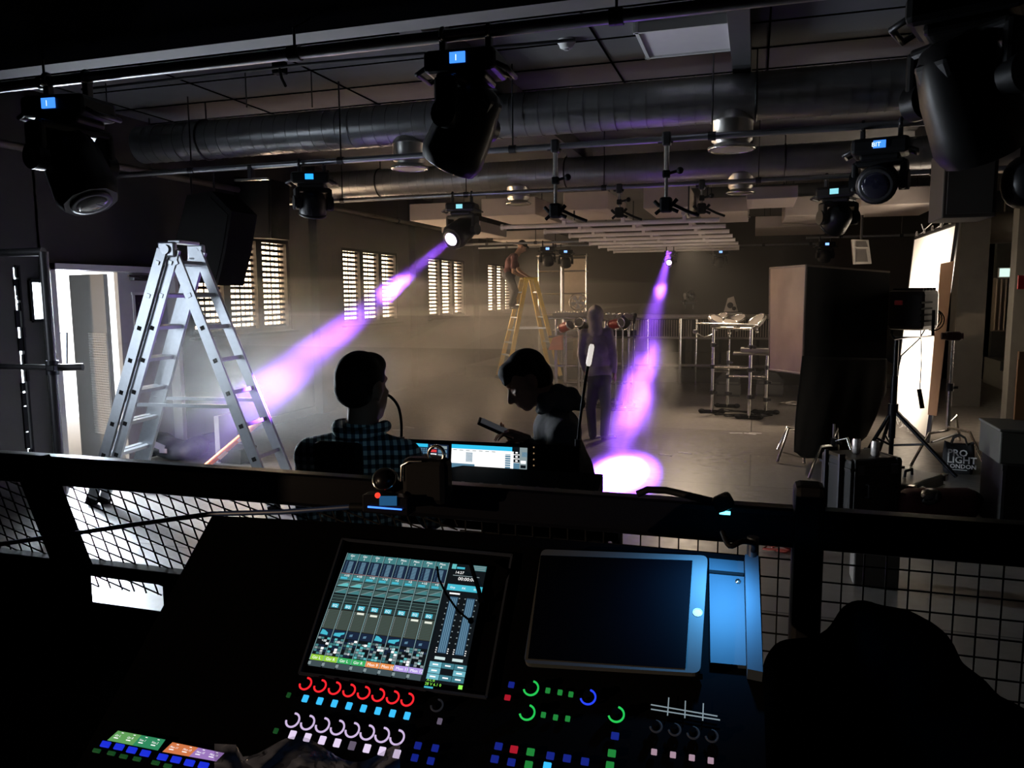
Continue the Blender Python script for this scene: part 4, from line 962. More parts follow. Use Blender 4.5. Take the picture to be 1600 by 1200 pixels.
# pipe frame in the back corner
t = thing('pipe_scaffold', 'tall frame of thin bright pipes in the back corner beyond the yellow stepladder', 'pipe frame', (ony(865, 500, 17).x, 17, 0))
zt_ = ony(860, 398, 17).z
for px in (842, 878, 916): MB().cyl((ony(px, 480, 17).x, 17, 0), (ony(px, 480, 17).x, 17, zt_), .03 if px == 878 else .02, n=10).build('upright', CHR, t)
for py in (400, 424, 459, 492): z = ony(870, py, 17).z; MB().cyl((ony(838, py, 17).x, 17, z), (ony(920, py, 17).x, 17, z), .018, n=8).build('crossbar', CHR, t)
x0, x1 = ony(882, 450, 18.2).x, ony(917, 450, 18.2).x; z0, z1 = ony(880, 490, 18.2).z, ony(880, 405, 18.2).z
tag(MB().box(((x0 + x1) / 2, 18.2, z0 / 2 + z1 / 2), (x1 - x0, .06, z1 - z0)).box(((x0 + x1) / 2, 18.2, z0 / 2), (.1, .06, z0)).build('painted_lit_patch', mat('lit_wall_beige', (.42, .35, .27), .8), None, ((x0 + x1) / 2, 18.2, 0)), 'beige board standing in for window light on the wall behind the pipe frame in the back corner', 'painted light patch')  # pale board put in place of window light on the wall
# loose black clutter on the floor
def cable_heap(lab, c, r, n, m, seed, cat='cable'):
    rnd = random.Random(seed); pts = []
    for k in range(n):
        a = k * .9 + rnd.uniform(-.3, .3); rr = r * rnd.uniform(.35, 1); pts.append((c.x + rr * math.cos(a), c.y + rr * .7 * math.sin(a), .012 + .05 * rnd.random()))
    return tag(MB().tube(pts, .009, 6).build('cable_coil', m, None, (c.x, c.y, 0)), lab, cat)
cable_heap('tangled black cable on the floor at the hooded person\'s feet side', onz(958, 640), .5, 26, BLK, 3)
cable_heap('black cable lying under the chrome drum rack', onz(1150, 649), .55, 26, BLK, 4)
tk = onz(1236, 634); cable_heap('small heap of cable beside the softbox foot', tk, .2, 18, mat('grey_cable', (.25, .22, .2)), 5)
mb = MB()
for i, (x, y) in enumerate(((1150, 677), (1172, 678), (1180, 677), (1070, 708), (1040, 711), (640, 668), (622, 672))):
    p = onz(x, y); q = MB().box((p.x, p.y, .002), (.16, .03, .003), rot=Matrix.Rotation(random.uniform(-.4, .4), 3, 'Z')).build('tape_mark', WHT, None, p)
    tag(q, 'small white tape mark stuck on the hall floor', 'tape mark', 'white tape marks on the floor')

# ------------------------------------------------------------------ SOFTBOX, REFLECTOR, CASES
SBX = mat('softbox_cloth', (.016, .013, .011), .85, noise=.3, scale=6, spec=.1); SBF = mat('softbox_front', (.40, .295, .20), .8, noise=.35, scale=2.5)
FL, FR, BR_ = (1206, 9.1), (1261, 8.25), (1397, 9.0)
c1t, c1b = dep(1205, 419, FL[1]), dep(1204, 577, FL[1]); c2t, c2b = dep(1261, 415, FR[1]), dep(1255, 584, FR[1]); c3t, c3b = dep(1391, 425, 8.85), dep(1382, 600, 8.85)
c4t, c4b = c1t + (c3t - c2t), c1b + (c3b - c2b)
sb = thing('softbox', 'huge black softbox with tan front and hanging black skirt', 'softbox', ((c2b.x + c3b.x) / 2, c2b.y + .3, 0))
MB().add([c1t, c2t, c3t, c4t, c1b, c2b, c3b, c4b], [(1, 2, 6, 5), (2, 3, 7, 6), (3, 0, 4, 7), (0, 3, 2, 1), (4, 5, 6, 7), (0, 1, 5, 4)]).build('shell', SBX, sb)
nrm = ((c2t - c1t).cross(c1b - c1t)).normalized(); nrm = nrm if nrm.dot(CAM - c1t) > 0 else -nrm
ctr = (c1t + c2t + c1b + c2b) / 4
q = [ctr + (p - ctr) * .985 + nrm * .004 for p in (c1t, c2t, c2b, c1b)]; MB().prism(q, nrm * .012).build('front_diffuser', SBF, sb)
mb = MB()
for a, b in ((c1t, c2t), (c2t, c2b), (c2b, c1b), (c1b, c1t), (c2t, c3t)): mb.cyl(a + nrm * .012, b + nrm * .012, .013, n=8)
mb.build('edge_piping', mat('piping_tan', (.30, .23, .17), .7), sb)
# the skirt: folded cloth hanging from the near side
sk = MB(); nU, nV = 40, 26
topL, topR = dep(1254, 556, 8.22), dep(1386, 560, 8.80)
low = [(1247, 702), (1252, 708), (1262, 713), (1280, 716), (1300, 716), (1320, 708), (1340, 694), (1356, 680), (1370, 650), (1384, 612)]
vs = []
for i in range(nU + 1):
    u = i / nU; tp = topL.lerp(topR, u); fi = u * (len(low) - 1); k = min(int(fi), len(low) - 2); lx, ly = [low[k][j] + (low[k + 1][j] - low[k][j]) * (fi - k) for j in (0, 1)]
    bt = dep(lx, ly, 8.15 + .75 * u)
    for j in range(nV + 1):
        v = j / nV; p = tp.lerp(bt, v); w = math.sin(u * 26 + v * 2.5) * .035 * v * (1 - .6 * u) + math.sin(u * 9 + 1) * .05 * v
        vs.append(p + V((-.3, -.95, 0)) * (w + .02 + .10 * math.sin(v * 2.2) * (1 - u)))
sk.add(vs, [(i * (nV + 1) + j, (i + 1) * (nV + 1) + j, (i + 1) * (nV + 1) + j + 1, i * (nV + 1) + j + 1) for i in range(nU) for j in range(nV)], None, True)
so = sk.build('skirt', mat('skirt_cloth', (.016, .0135, .0115), .8, noise=.3, scale=8, spec=.15), sb); md = so.modifiers.new('t', 'SOLIDIFY'); md.thickness = .006
# lamp and its tripod behind the softbox
LP = dep(1426, 484, 9.0); axL = (dep(1450, 482, 9.15) - dep(1396, 486, 8.8)).normalized()
tp = thing('light_tripod', 'black tripod light stand carrying the film lamp behind the softbox', 'tripod', onz(1391, 742))
base = onz(1391, 728); px0 = V((base.x, base.y, 0)); headz = dep(1393, 530, proj(base)[2]).z
MB().cyl(px0 + V((0, 0, .12)), (base.x, base.y, headz), .024, n=12).cyl(px0 + V((0, 0, .3)), (base.x, base.y, .95), .034, n=12).build('pole', GLS, tp)
hub = px0 + V((0, 0, 1.0 * (dep(1391, 638, proj(base)[2]).z)))
for e in (onz(1494, 748), onz(1345, 724), onz(1372, 712)):
    MB().cyl(hub, e + V((0, 0, .02)), .02, n=8).build('leg', GLS, tp); MB().cyl(px0 + V((0, 0, .22)), hub.lerp(e, .52), .012, n=8).build('leg_brace', GLS, tp)
MB().cyl(hub - V((0, 0, .06)), hub + V((0, 0, .06)), .05, n=12).build('hub_collar', GLS, tp)
lp = thing('film_lamp', 'big boxy film lamp with ribbed back clipped behind the softbox', 'film lamp', V((base.x, base.y, headz)))
LPM = mat('lamp_housing', (.03, .02, .017), .45, metal=.2)
R = rot_to(axL); LC = LP
MB().box(LC, (.44, .36, .46), None, R, bev=.05).box(LC + R @ V((0, .2, .02)), (.32, .12, .34), None, R, bev=.04).build('housing', LPM, lp)
mb = MB()
for k in range(5): mb.box(LC + R @ V((0, -.1 + .06 * k, .235)), (.36, .018, .03), None, R)
for k in range(4): mb.box(LC + R @ V((.222, -.1, -.12 + .07 * k)), (.012, .22, .02), None, R)
mb.build('cooling_ribs', BLK, lp)
MB().box(dep(1404, 473, 8.72), (.09, .02, .05), None, R, bev=.006).build('red_badge', mat('badge_red', (.6, .03, .03), .4), lp)
MB().tube([LC + R @ V((-.25, 0, 0)), LC + R @ V((-.25, 0, -.3)), V((base.x - .02, base.y, headz + .02)), LC + R @ V((.25, 0, -.3)), LC + R @ V((.25, 0, 0))], .018, 8).build('yoke', STL, lp)
mb = MB()
for k in range(4): mb.torus(dep(1452 + k * 2, 494 + k * 2, 9.15 + .02 * k), (.2, -1, .1), .09 + .012 * k, .007, 20, 6)
mb.tube([dep(1447, 512, 9.1), dep(1436, 530, 9.1), dep(1408, 556, 9.0), dep(1400, 590, 8.9), dep(1393, 640, 8.8)], .008, 6)
mb.tube([dep(1438, 505, 9.1), dep(1440, 560, 9.1), dep(1437, 612, 9.1)], .006, 6).tube([dep(1436, 608, 9.1), dep(1441, 638, 9.1)], .026, 8)
mb.build('power_cable', BLK, lp)
# white cloth frame (reflector)
rT, rB = dep(1497, 348, 9.35), dep(1449, 690, 9.35); lT, lB = dep(1431, 371, 10.9), dep(1399, 640, 10.9)
rf = thing('reflector_frame', 'tall white cloth stretched and tied on a leaning dark frame, brightly lit', 'reflector', (rB.x, rB.y, 0))
nr = (lT - rT).cross(rB - rT).normalized(); nr = nr if nr.dot(CAM - rT) > 0 else -nr
inset = lambda a, b, k: a.lerp(b, k)
ct = (rT + rB + lT + lB) / 4; q = [ct + (p - ct) * .97 + nr * .02 for p in (lT, rT, rB, lB)]
WCL = mat('white_cloth', (.86, .84, .80), .85, noise=.04, scale=3)
_nt = WCL.node_tree; _b = _nt.nodes['Principled BSDF']; _t = _nt.nodes.new('ShaderNodeBsdfTranslucent'); _t.inputs[0].default_value = (.9, .88, .84, 1); _m = _nt.nodes.new('ShaderNodeMixShader'); _m.inputs[0].default_value = .5
_nt.links.new(_b.outputs[0], _m.inputs[1]); _nt.links.new(_t.outputs[0], _m.inputs[2]); _nt.links.new(_m.outputs[0], _nt.nodes['Material Output'].inputs['Surface'])
mb = MB(); n = 14; vs = []
for i in range(n + 1):
    for j in range(n + 1):
        p = q[0].lerp(q[1], i / n).lerp(q[3].lerp(q[2], i / n), j / n); vs.append(p + nr * .012 * math.sin(i * 1.7) * math.sin(j * 1.1))
mb.add(vs, [(i * (n + 1) + j, (i + 1) * (n + 1) + j, (i + 1) * (n + 1) + j + 1, i * (n + 1) + j + 1) for i in range(n) for j in range(n)], None, True)
mb.build('cloth', WCL, rf)
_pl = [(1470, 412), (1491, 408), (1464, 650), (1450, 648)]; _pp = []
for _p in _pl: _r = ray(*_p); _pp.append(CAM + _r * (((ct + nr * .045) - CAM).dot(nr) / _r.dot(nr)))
MB().prism(_pp, nr * .004).build('painted_shadow', mat('painted_shadow_tan', (.50, .34, .24), .8, noise=.05), rf)  # shadow of a flag on the cloth, painted as a tan patch
for a, b in ((lT, rT), (rT, rB), (rB, lB), (lB, lT)): MB().bar(a, b, .04, .04).build('frame_tube', STL, rf)
mb = MB(); rnd = random.Random(5)
for k in range(16):
    p = (lB.lerp(rB, (k + .5) / 16) if k < 11 else lT.lerp(rT, (k - 10.5) / 5)); s_ = -1 if k < 11 else 1
    mb.tube([p + nr * .03, p + V((rnd.uniform(-.05, .05), -.03, .06 * s_)), p + V((rnd.uniform(-.08, .08), -.05, s_ * rnd.uniform(.08, .2)))], .006, 5)
    mb.torus(p + nr * .04 + V((0, 0, .03 * s_)), nr, .03, .005, 10, 5)
mb.build('tie_strings', WHT, rf)
MB().cyl(rB - nr * .05, V((rB.x + .5, rB.y + .7, 0.02)), .014, n=8).bar(rB, (rB.x, rB.y, 0.0), .04, .04).build('prop_leg', STL, rf); MB().cyl(lB.lerp(lT, .1) - nr * .05, V((lB.x + .2, lB.y + .5, .02)), .014, n=8).build('prop_leg', STL, rf)
# century stands with sprung turtle legs
def c_stand(lab, foot, zt, legs_, r=.016, head=None):
    t = thing('century_stand', lab, 'light stand', (foot.x, foot.y, 0), group='century stands')
    MB().cyl((foot.x, foot.y, .22), (foot.x, foot.y, zt), r, n=10).cyl((foot.x, foot.y, .22), (foot.x, foot.y, zt * .55), r * 1.5, n=10).build('riser', CHR, t)
    MB().cyl((foot.x, foot.y, zt * .55 - .04), (foot.x, foot.y, zt * .55 + .05), r * 2.2, n=10).box((foot.x + .05, foot.y, zt * .55), (.07, .02, .03), bev=.005).build('collar', STL, t)
    for k, e in enumerate(legs_):
        h_ = .22 + .04 * k; d = V((e.x - foot.x, e.y - foot.y, 0))
        MB().tube([V((foot.x, foot.y, h_)), V((foot.x, foot.y, h_)) + d * .55 + V((0, 0, .06)), V((e.x, e.y, .015)) - d * .02], .015, 8).build('leg', CHR, t)
    if head: MB().box((foot.x, foot.y, zt), (.16, .1, .1), bev=.02).cyl((foot.x - .12, foot.y, zt), (foot.x + .1, foot.y, zt), .04, n=12).build('grip_head', mat('grip_dark_red', (.06, .02, .02), .5), t)
f_ = onz(1479, 702); c_stand('chrome century stand behind the tote bag, beside the white reflector', f_, dep(1480, 524, proj(f_)[2]).z, [onz(1422, 730), onz(1544, 740), onz(1500, 690)], head=True)
f_ = onz(1249, 706); c_stand('chrome century stand whose bent legs show under the softbox skirt', f_, dep(1246, 600, proj(f_)[2]).z, [onz(1214, 704), onz(1214, 724), onz(1257, 727)])
f_ = onz(1300, 728); c_stand('low century stand hidden behind the black case, one bent leg showing', f_, .45, [onz(1263, 751), onz(1340, 735), onz(1310, 715)])
# tote bag
f_ = onz(1496, 737); dB = proj(f_)[2]; bw = 40 * dB / F
tb = thing('tote_bag', 'dark tote bag lettered PRO LIGHT LONDON by the century stand', 'bag', f_, math.radians(-8))
mb = MB(); hz = .30
vs = []
for j in range(9):
    v = j / 8; sx = bw / 2 * (1 + .08 * math.sin(v * 3)); sy = .11 * (1 - .75 * v * v)
    for i in range(24):
        a = 2 * PI * i / 24; ca, sa = math.cos(a), math.sin(a)
        vs.append(V((math.copysign(abs(ca) ** .5, ca) * sx, math.copysign(abs(sa) ** .6, sa) * sy + .012 * math.sin(i * 2 + j), v * hz + .015 * math.sin(a * 2 + 1) * v)))
mb.add(vs, [(j * 24 + i, j * 24 + (i + 1) % 24, (j + 1) * 24 + (i + 1) % 24, (j + 1) * 24 + i) for j in range(8) for i in range(24)] + [tuple(reversed(range(24)))], None, True)
TB = mat('tote_black', (.02, .019, .02), .8)
mb.build('bag_body', TB, tb, world=False)
for s in (-1, 1): MB().tube([(-.07, s * .03, hz - .02), (-.05, s * .035, hz + .05), (0, s * .04, hz + .08), (.05, s * .035, hz + .05), (.07, s * .03, hz - .02)], .009, 6).build('handle', TB, tb, world=False)
mb = MB(); wt = mat('print_white', (.85, .83, .8), .7)
for k, (s_, sz, z_) in enumerate((('PRO', .092, .185), ('LIGHT', .092, .115), ('LONDON', .058, .062))): mb.text(s_, sz, (-bw * .42, -.128 + .0, z_), (1, 0, 0), (0, 0.14 * (z_ > .1), 1), lift=.0, bold=sz * .022)
mb.box((-.02, -.128, .045), (bw * .7, .002, .006)); mb.build('printed_letters', wt, tb, world=False)
# black equipment case with two drink cans on it
f0, f1_ = onz(1303, 812), onz(1384, 806); dC = proj(f0)[2]; w = (f1_ - f0).length; ht = dep(1340, 712, dC).z
cs = thing('equipment_case', 'tall black moulded equipment case with two drink cans on its lid', 'equipment case', ((f0.x + f1_.x) / 2, f0.y + .2, 0), math.atan2(f1_.y - f0.y, f1_.x - f0.x))
CSB = mat('case_black', (.014, .013, .012), .45, spec=.2)
MB().box((0, 0, ht / 2), (w, .40, ht), bev=.03).build('body', CSB, cs, world=False)
mb = MB()
for x in (-w / 2 + .05, w / 2 - .05): mb.box((x, 0, ht / 2), (.035, .42, ht + .01), bev=.01)
mb.box((0, 0, ht - .08), (w + .012, .412, .02)).build('ribs', CSB, cs, world=False)
MB().tube([(-.1, -.205, ht - .2), (-.09, -.235, ht - .2), (-.09, -.235, ht - .3), (-.1, -.205, ht - .3)], .01, 6).build('handle', STL, cs, world=False)
for x in (-.15, .15): MB().box((x, -.205, ht - .085), (.06, .015, .08), bev=.005).build('latch', STL, cs, world=False)
MB().bar((-w / 2 - .012, -.1, .02), (-w / 2 - .012, -.1, ht + .03), .018, .05).bar((-w / 2 - .012, .1, .02), (-w / 2 - .012, .1, ht + .03), .014, .03).build('pull_rail', STL, cs, world=False)
Mc = WM[cs.name]
def can(lab, lx, ly, first=None):
    p = Mc @ V((lx, ly, ht + .001))
    t = thing('drink_can', lab, 'drink can', p, group='drink cans on the black case')
    MB().lathe(p, (0, 0, 1), [(0, .022), (.006, .028), (.012, .033), (.108, .033), (.118, .027), (.122, .027)], 20).build('can_body', mat('can_print', (.52, .47, .44), .35, metal=.4, noise=.5, scale=40), t)
    MB().lathe(p + V((0, 0, .121)), (0, 0, 1), [(0, .026), (.002, .0265), (.003, .024)], 20).box(p + V((0, -.005, .126)), (.012, .022, .002)).build('lid', CHR, t)
can('printed drink can standing in front on the black case lid', .05, -.10)
can('printed drink can standing behind on the black case lid', -.035, .02)
# silver flight case behind it
P0 = [onz(x, y) for x, y in ((1388, 812), (1437, 792))]; a = math.atan2(P0[1].y - P0[0].y, P0[1].x - P0[0].x); w = .62; ht2 = dep(1432, 744, proj(P0[1])[2]).z
fc = thing('flight_case', 'dull silver flight case half hidden behind the black case', 'flight case', (P0[1] + P0[0]) / 2 + V((.06, .25, 0)), a)
MB().box((0, 0, ht2 / 2), (w, .34, ht2), bev=.02).build('body', mat('silver_case', (.40, .40, .37), .45, metal=.3), fc, world=False)
mb = MB()
for x in (-w / 2, w / 2):
    for z in (.03, ht2 - .03): mb.box((x, -.16, z), (.07, .06, .06), bev=.01)
mb.build('corner_cap', CHR, fc, world=False); MB().bar((-w / 2, -.172, ht2 - .10), (w / 2, -.172, ht2 - .10), .012, .02).build('lid_strip', CHR, fc, world=False)
MB().tube([(-.07, 0, ht2), (-.06, 0, ht2 + .05), (.06, 0, ht2 + .05), (.07, 0, ht2)], .012, 6).build('handle', BLK, fc, world=False)
# crumpled black bag over a red one
f_ = onz(1468, 815)
mb = MB(); rnd = random.Random(11)
dD = proj(f_)[2]
for k in range(16):
    px_2 = 1418 + k * 6.5; p = dep(px_2, 786 + 9 * math.sin(k * .45) * -1 + rnd.uniform(-4, 6), dD + rnd.uniform(-.05, .2)); mb.ell(p, (.10, .12, .045 + .03 * rnd.random()), Matrix.Rotation(rnd.uniform(-.5, .5), 3, 'Y'))
bb = remesh(mb.build('bin_bag', mat('shiny_black_plastic', (.008, .008, .009), .25, spec=.6, bump=.8, scale=16), None, (f_.x, f_.y, .1)), .014, 2)
tag(bb, 'crumpled shiny black plastic bag lying on the red holdall', 'bag')
mb = MB()
for k in range(9):
    p = dep(1420 + k * 11, 814, dD + .05); mb.ell(V((p.x, p.y, .13)), (.10, .16, .13))
rb = remesh(mb.build('holdall_bag', mat('red_holdall', (.06, .005, .010), .8), None, (f_.x, f_.y, 0)), .02, 3); tag(rb, 'dark red holdall under the crumpled black plastic bag', 'bag')
# cases at the right edge with a brown board on them
f_ = onz(1562, 838); dE = proj(f_)[2]; z0 = dep(1580, 724, dE).z
t = thing('road_case', 'black road case at the right edge under a grey box', 'flight case', (f_.x + .32, f_.y + .3, 0))
MB().box((f_.x + .35, f_.y + .3, z0 / 2), (.7, .6, z0), bev=.015).build('body', CSB, t)
for x in (0, .7): MB().box((f_.x + x, f_.y, .02), (.03, .03, .04)).box((f_.x + x, f_.y, z0 - .02), (.03, .03, .04)).bar((f_.x + x, f_.y, .0), (f_.x + x, f_.y, z0), .02, .02).build('edge_trim', STL, t)
mb = MB(); MB().box((f_.x + .35, f_.y - .01, z0 * .55), (.16, .02, .12), bev=.008).build('recessed_handle', STL, t)
z1_ = dep(1580, 672, dE).z
t = thing('grey_crate', 'dull grey-green box on the black road case at the right edge', 'box', (f_.x + .3, f_.y + .3, z0))
MB().box((f_.x + .33, f_.y + .3, (z0 + z1_) / 2), (.72, .55, z1_ - z0 - .004), bev=.01).build('body', mat('grey_green', (.06, .06, .048), .6), t)
MB().box((f_.x + .33, f_.y + .3, z1_ + .008), (.74, .57, .02), bev=.006).build('lid', mat('grey_green_lid', (.09, .09, .075), .6), t)
MB().box((f_.x + .33, f_.y + .018, (z0 + z1_) / 2), (.16, .02, .05), bev=.006).build('handle', STL, t)
a_ = dep(1583, 668, dE + .35); z2_ = dep(1583, 548, dE + .35).z
t = thing('wooden_board', 'brown wooden board propped upright on the grey box at the right edge', 'board', (a_.x + .3, a_.y, z1_ + .02))
MB().box((a_.x + .3, a_.y, (z1_ + .02 + z2_) / 2), (.6, .03, z2_ - z1_ - .02)).build('panel', mat('brown_board', (.13, .055, .015), .55, noise=.3, scale=8), t)
MB().box((a_.x + .3, a_.y - .02, z2_ - .03), (.6, .02, .06)).build('edge_batten', mat('dark_batten', (.08, .035, .012), .6), t)
# white double-window unit hanging beyond the softbox
P = [ony(x, y, 13.2) for x, y in ((1331, 374), (1357, 375), (1362, 412), (1334, 413))]
t = thing('display_unit', 'white upright unit with two dark square panels above the softbox', 'display unit', P[3])
c = sum(P, V((0, 0, 0))) / 4; MB().prism(P, (0, .12, 0)).build('casing', mat('unit_white', (.55, .52, .46), .6), t)
for y0_, y1_ in ((377, 386), (390, 409)):
    q = [ony(x, y, 13.19) for x, y in ((1338, y0_), (1353, y0_), (1356, y1_), (1338, y1_))]; MB().prism(q, (0, -.012, 0)).build('dark_panel', mat('unit_panel', (.10, .09, .08), .4), t)
MB().cyl((c.x, 13.3, P[0].z - .1), (c.x, 13.3, ZC), .02, n=8).build('drop_tube', STL, t)
# tool crate and wires seen through the right mesh
f_ = onz(1368, 918); dT = proj(f_)[2]
t = thing('tool_crate', 'open grey crate of tools with a red strap seen through the mesh', 'crate', f_)
MB().box(f_ + V((0, .1, .13)), (.26, .2, .26), bev=.01).build('body', mat('crate_grey', (.12, .11, .10), .6), t)
MB().box(f_ + V((0, .1, .265)), (.28, .22, .02)).build('red_strap', mat('strap_red', (.6, .05, .03), .6), t)
mb = MB()
for k in range(5): mb.cyl(f_ + V((-.1 + .05 * k, .08 + .02 * (k % 2), .2)), f_ + V((-.12 + .055 * k, .06, .36)), .012, n=6)
mb.build('tool_grips', mat('tool_handles', (.35, .33, .3), .5), t)
cable_heap('knot of coloured wires on the floor beside the railing post', onz(1224, 862), .16, 26, mat('red_wire', (.4, .06, .04), .5), 8)

# ------------------------------------------------------------------ BY THE DOORWAY
f_ = onz(262, 716); dG = proj(f_)[2]; mb = MB(); rnd = random.Random(2)
for k in range(14):
    p = onz(222 + k * 6.6, 716 - 2 * (k % 3)); mb.ell(V((p.x, p.y, .10 + .05 * math.sin(k * .5) + .03 * rnd.random())), (.14, .16, .12))
bg = remesh(mb.build('kit_bag', mat('kit_bag_black', (.014, .014, .02), .6, bump=.5, scale=10), None, (f_.x, f_.y, 0)), .02, 3); tag(bg, 'slumped black kit bag with pale logo on the floor by the doorway', 'bag')
c = dep(248, 697, dG - .18); MB().box(c, (.16, .01, .07), None, Matrix.Rotation(.3, 3, 'Y')).box(c + V((.06, -.002, -.05)), (.1, .01, .05)).build('pale_logo', mat('logo_pale', (.5, .45, .6), .6), bg)
# orange and white pole leaning behind the ladder
a, b = onz(318, 735), None
ORG = mat('orange_pole', (1.0, .22, .02), .45); t = thing('striped_pole', 'orange and white striped pole leaning low beside the aluminium ladder', 'pole', a)
b = dep(409, 655, proj(a)[2] + .1); n = 6
MB().cyl(a + V((0, 0, .02)), b, .032, n=12).build('shaft', ORG, t)
for k in (1, 3): MB().cyl(a.lerp(b, (k + .5) / n), a.lerp(b, (k + 1.3) / n), .0335, n=12).build('white_band', mat('pale_orange_band', (1.0, .55, .3), .4), t)
MB().cyl(b, b + (b - a).normalized() * .06, .04, n=12).build('end_cap', BLK, t)
f_ = onz(346, 722); h_ = dep(341, 648, proj(f_)[2]).z
t = thing('small_stand_panel', 'thin grey upright panel standing on the floor behind the ladder legs', 'panel', f_)
MB().box(f_ + V((0, .1, h_ / 2)), (.06, .3, h_)).build('board', mat('grey_panel', (.2, .2, .22), .6), t); MB().box(f_ + V((.14, .1, .08)), (.3, .3, .16), bev=.01).build('foot_box', BLK, t)
# dark tube frame at the left edge
t = thing('tube_frame', 'dark painted tube frame standing at the left edge before the shut door', 'frame', onz(86, 745))
b_ = onz(99, 800); dF = proj(b_)[2]; tpz = dep(70, 396, dF); l0 = dep(-60, 402, dF)
DT = mat('dark_tube', (.09, .085, .09), .4, metal=.5)
MB().cyl((b_.x, b_.y, 0), (b_.x, b_.y, tpz.z), .036, n=12).build('upright', DT, t)
MB().cyl((b_.x, b_.y, tpz.z), (l0.x, l0.y, tpz.z), .034, n=12).build('top_rail', DT, t); MB().cyl((l0.x, l0.y, 0), (l0.x, l0.y, tpz.z), .034, n=12).build('upright', DT, t)
q = dep(80, 572, dF); MB().cyl((b_.x, b_.y, q.z), (b_.x + .22, b_.y + .1, q.z), .03, n=10).cyl((b_.x, b_.y, q.z), (l0.x, l0.y, q.z), .024, n=10).build('mid_rail', DT, t)
MB().cyl((b_.x, b_.y, q.z - .06), (b_.x, b_.y, q.z + .06), .05, n=12).box((b_.x + .05, b_.y - .05, q.z), (.08, .05, .05), bev=.01).build('swivel_clamp', STL, t)
# ------------------------------------------------------------------ LIGHTING DESK BEYOND THE RAILING
DM = 3.12
mtl, mtr, mbr, mbl = dep(572, 683, DM), dep(905, 697, DM), dep(905, 792, DM - .05), dep(570, 776, DM - .05)
du = (mtr - mtl).normalized(); dv = (mbl - mtl).normalized(); dn = du.cross(-dv).normalized(); dn = dn if dn.dot(CAM - mtl) > 0 else -dn
foot = (mbl + mbr) / 2
ZD = 1.0
t = thing('desk_table', 'black trestle table carrying the twin-screen lighting console', 'table', (foot.x, foot.y, 0))
xa, xb = foot.x - .62, foot.x + .62; ya_, yb_ = foot.y - .22, foot.y + .16
MB().box(((xa + xb) / 2, (ya_ + yb_) / 2, ZD - .02), (xb - xa, yb_ - ya_, .04), bev=.008).build('table_top', BLK, t)
for x in (xa + .06, xb - .06):
    for y in (ya_ + .05, yb_ - .05): MB().cyl((x, y, 0), (x, y, ZD - .04), .018, n=10).build('leg', STL, t)
lc = thing('lighting_console', 'black twin-screen lighting console glowing in front of the man in plaid', 'lighting console', (foot.x, foot.y, ZD))
MB().prism([mtl, mtr, mbr, mbl], -dn * .05).build('screen_housing', BLK, lc)
MB().prism([V((xa + .1, ya_ + .03, ZD)), V((xa + .1, foot.y + .03, ZD)), V((xa + .1, foot.y + .03, ZD + .14)), V((xa + .1, ya_ + .03, ZD + .05))], V((xb - xa - .2, 0, 0))).build('control_surface', BLK, lc)
mb = MB()
for k in range(14): mb.box((xa + .16 + k * .075, ya_ + .14, ZD + .09), (.014, .03, .02))
mb.build('fader_caps', STL, lc)
mb = MB()
for s in (.25, .75): p = mbl.lerp(mbr, s); mb.bar(p - dn * .03, (p.x, p.y + .03, ZD + .1), .08, .03)
mb.build('screen_support', BLK, lc)
class Quad:
    """draws flat coloured cells into the quad TL TR BR BL (s to the right, t down)"""
    def __init__(s, tl, tr, br, bl, n, lift=.001): s.q = (tl, tr, br, bl); s.n = n; s.mb = MB(); s.lift = lift
    def p(s, u, v, l=0): a, b, c, d = s.q; return a.lerp(b, u).lerp(d.lerp(c, u), v) + s.n * (s.lift + l)
    def r(s, u0, v0, u1, v1, m, l=0): s.mb.add([s.p(u0, v1, l), s.p(u1, v1, l), s.p(u1, v0, l), s.p(u0, v0, l)], [(0, 1, 2, 3)], m)
    def tri(s, pts, m, l=0): s.mb.add([s.p(u, v, l) for u, v in pts], [tuple(range(len(pts)))], m)
    def tx(s, body, u, v, h, m, l=.0006):
        O = s.p(u, v, l); U = s.p(u + .01, v, l) - O; W = O - s.p(u, v + .01, l)
        s.mb.text(body, h * (s.q[0] - s.q[3]).length, O, U, W, m)
L = led
WH = L('white', (1, 1, 1), 1.15); CYN = L('cyan', (.03, .50, .80), 1.1); NV = L('navy', (.01, .022, .055), .8); SLB = L('slate', (.10, .22, .32), 1); GRY = L('grey', (.30, .38, .40), .8); DKP = L('dark_pixel', (.006, .010, .014), .6); RDP = L('red_pixel', (.7, .05, .05), 1)
# right screen: pale window with cyan title bar; left screen: dark grid
tl, tr, br, bl = dep(706, 694, DM), dep(824, 700, DM), dep(822.5, 759, DM - .035), dep(704, 749, DM - .033)
c0 = dep(570, 683, DM)
def onm(px, py):
    r = ray(px, py); return CAM + r * ((mtl - CAM).dot(dn) / r.dot(dn))
Qd = Quad(onm(706, 694), onm(824, 700), onm(822.5, 759), onm(704, 749), dn, .002)
Qd.r(0, 0, 1, 1, WH); Qd.r(0, 0, .80, .115, CYN, .0004); Qd.r(.80, .0, .90, .12, DKP, .0004); Qd.r(.9, 0, 1, 1, GRY, .0004)
Qd.r(0, .53, .31, .78, SLB, .0004); Qd.r(.19, .2, .28, .47, SLB, .0004); Qd.r(.71, .2, .78, .72, SLB, .0004); Qd.r(.82, .42, .9, .86, SLB, .0004); Qd.r(.93, .12, 1, .25, SLB, .0004)
for k in range(8): Qd.r(.19, .21 + .033 * k, .28, .222 + .033 * k, WH, .0007); Qd.r(.71, .22 + .06 * k, .78, .235 + .06 * k, WH, .0007)
for k in range(3): Qd.r(.82, .10 + .11 * k, .90, .19 + .11 * k, DKP, .0007); Qd.r(.845, .125 + .11 * k, .875, .165 + .11 * k, WH, .0009)
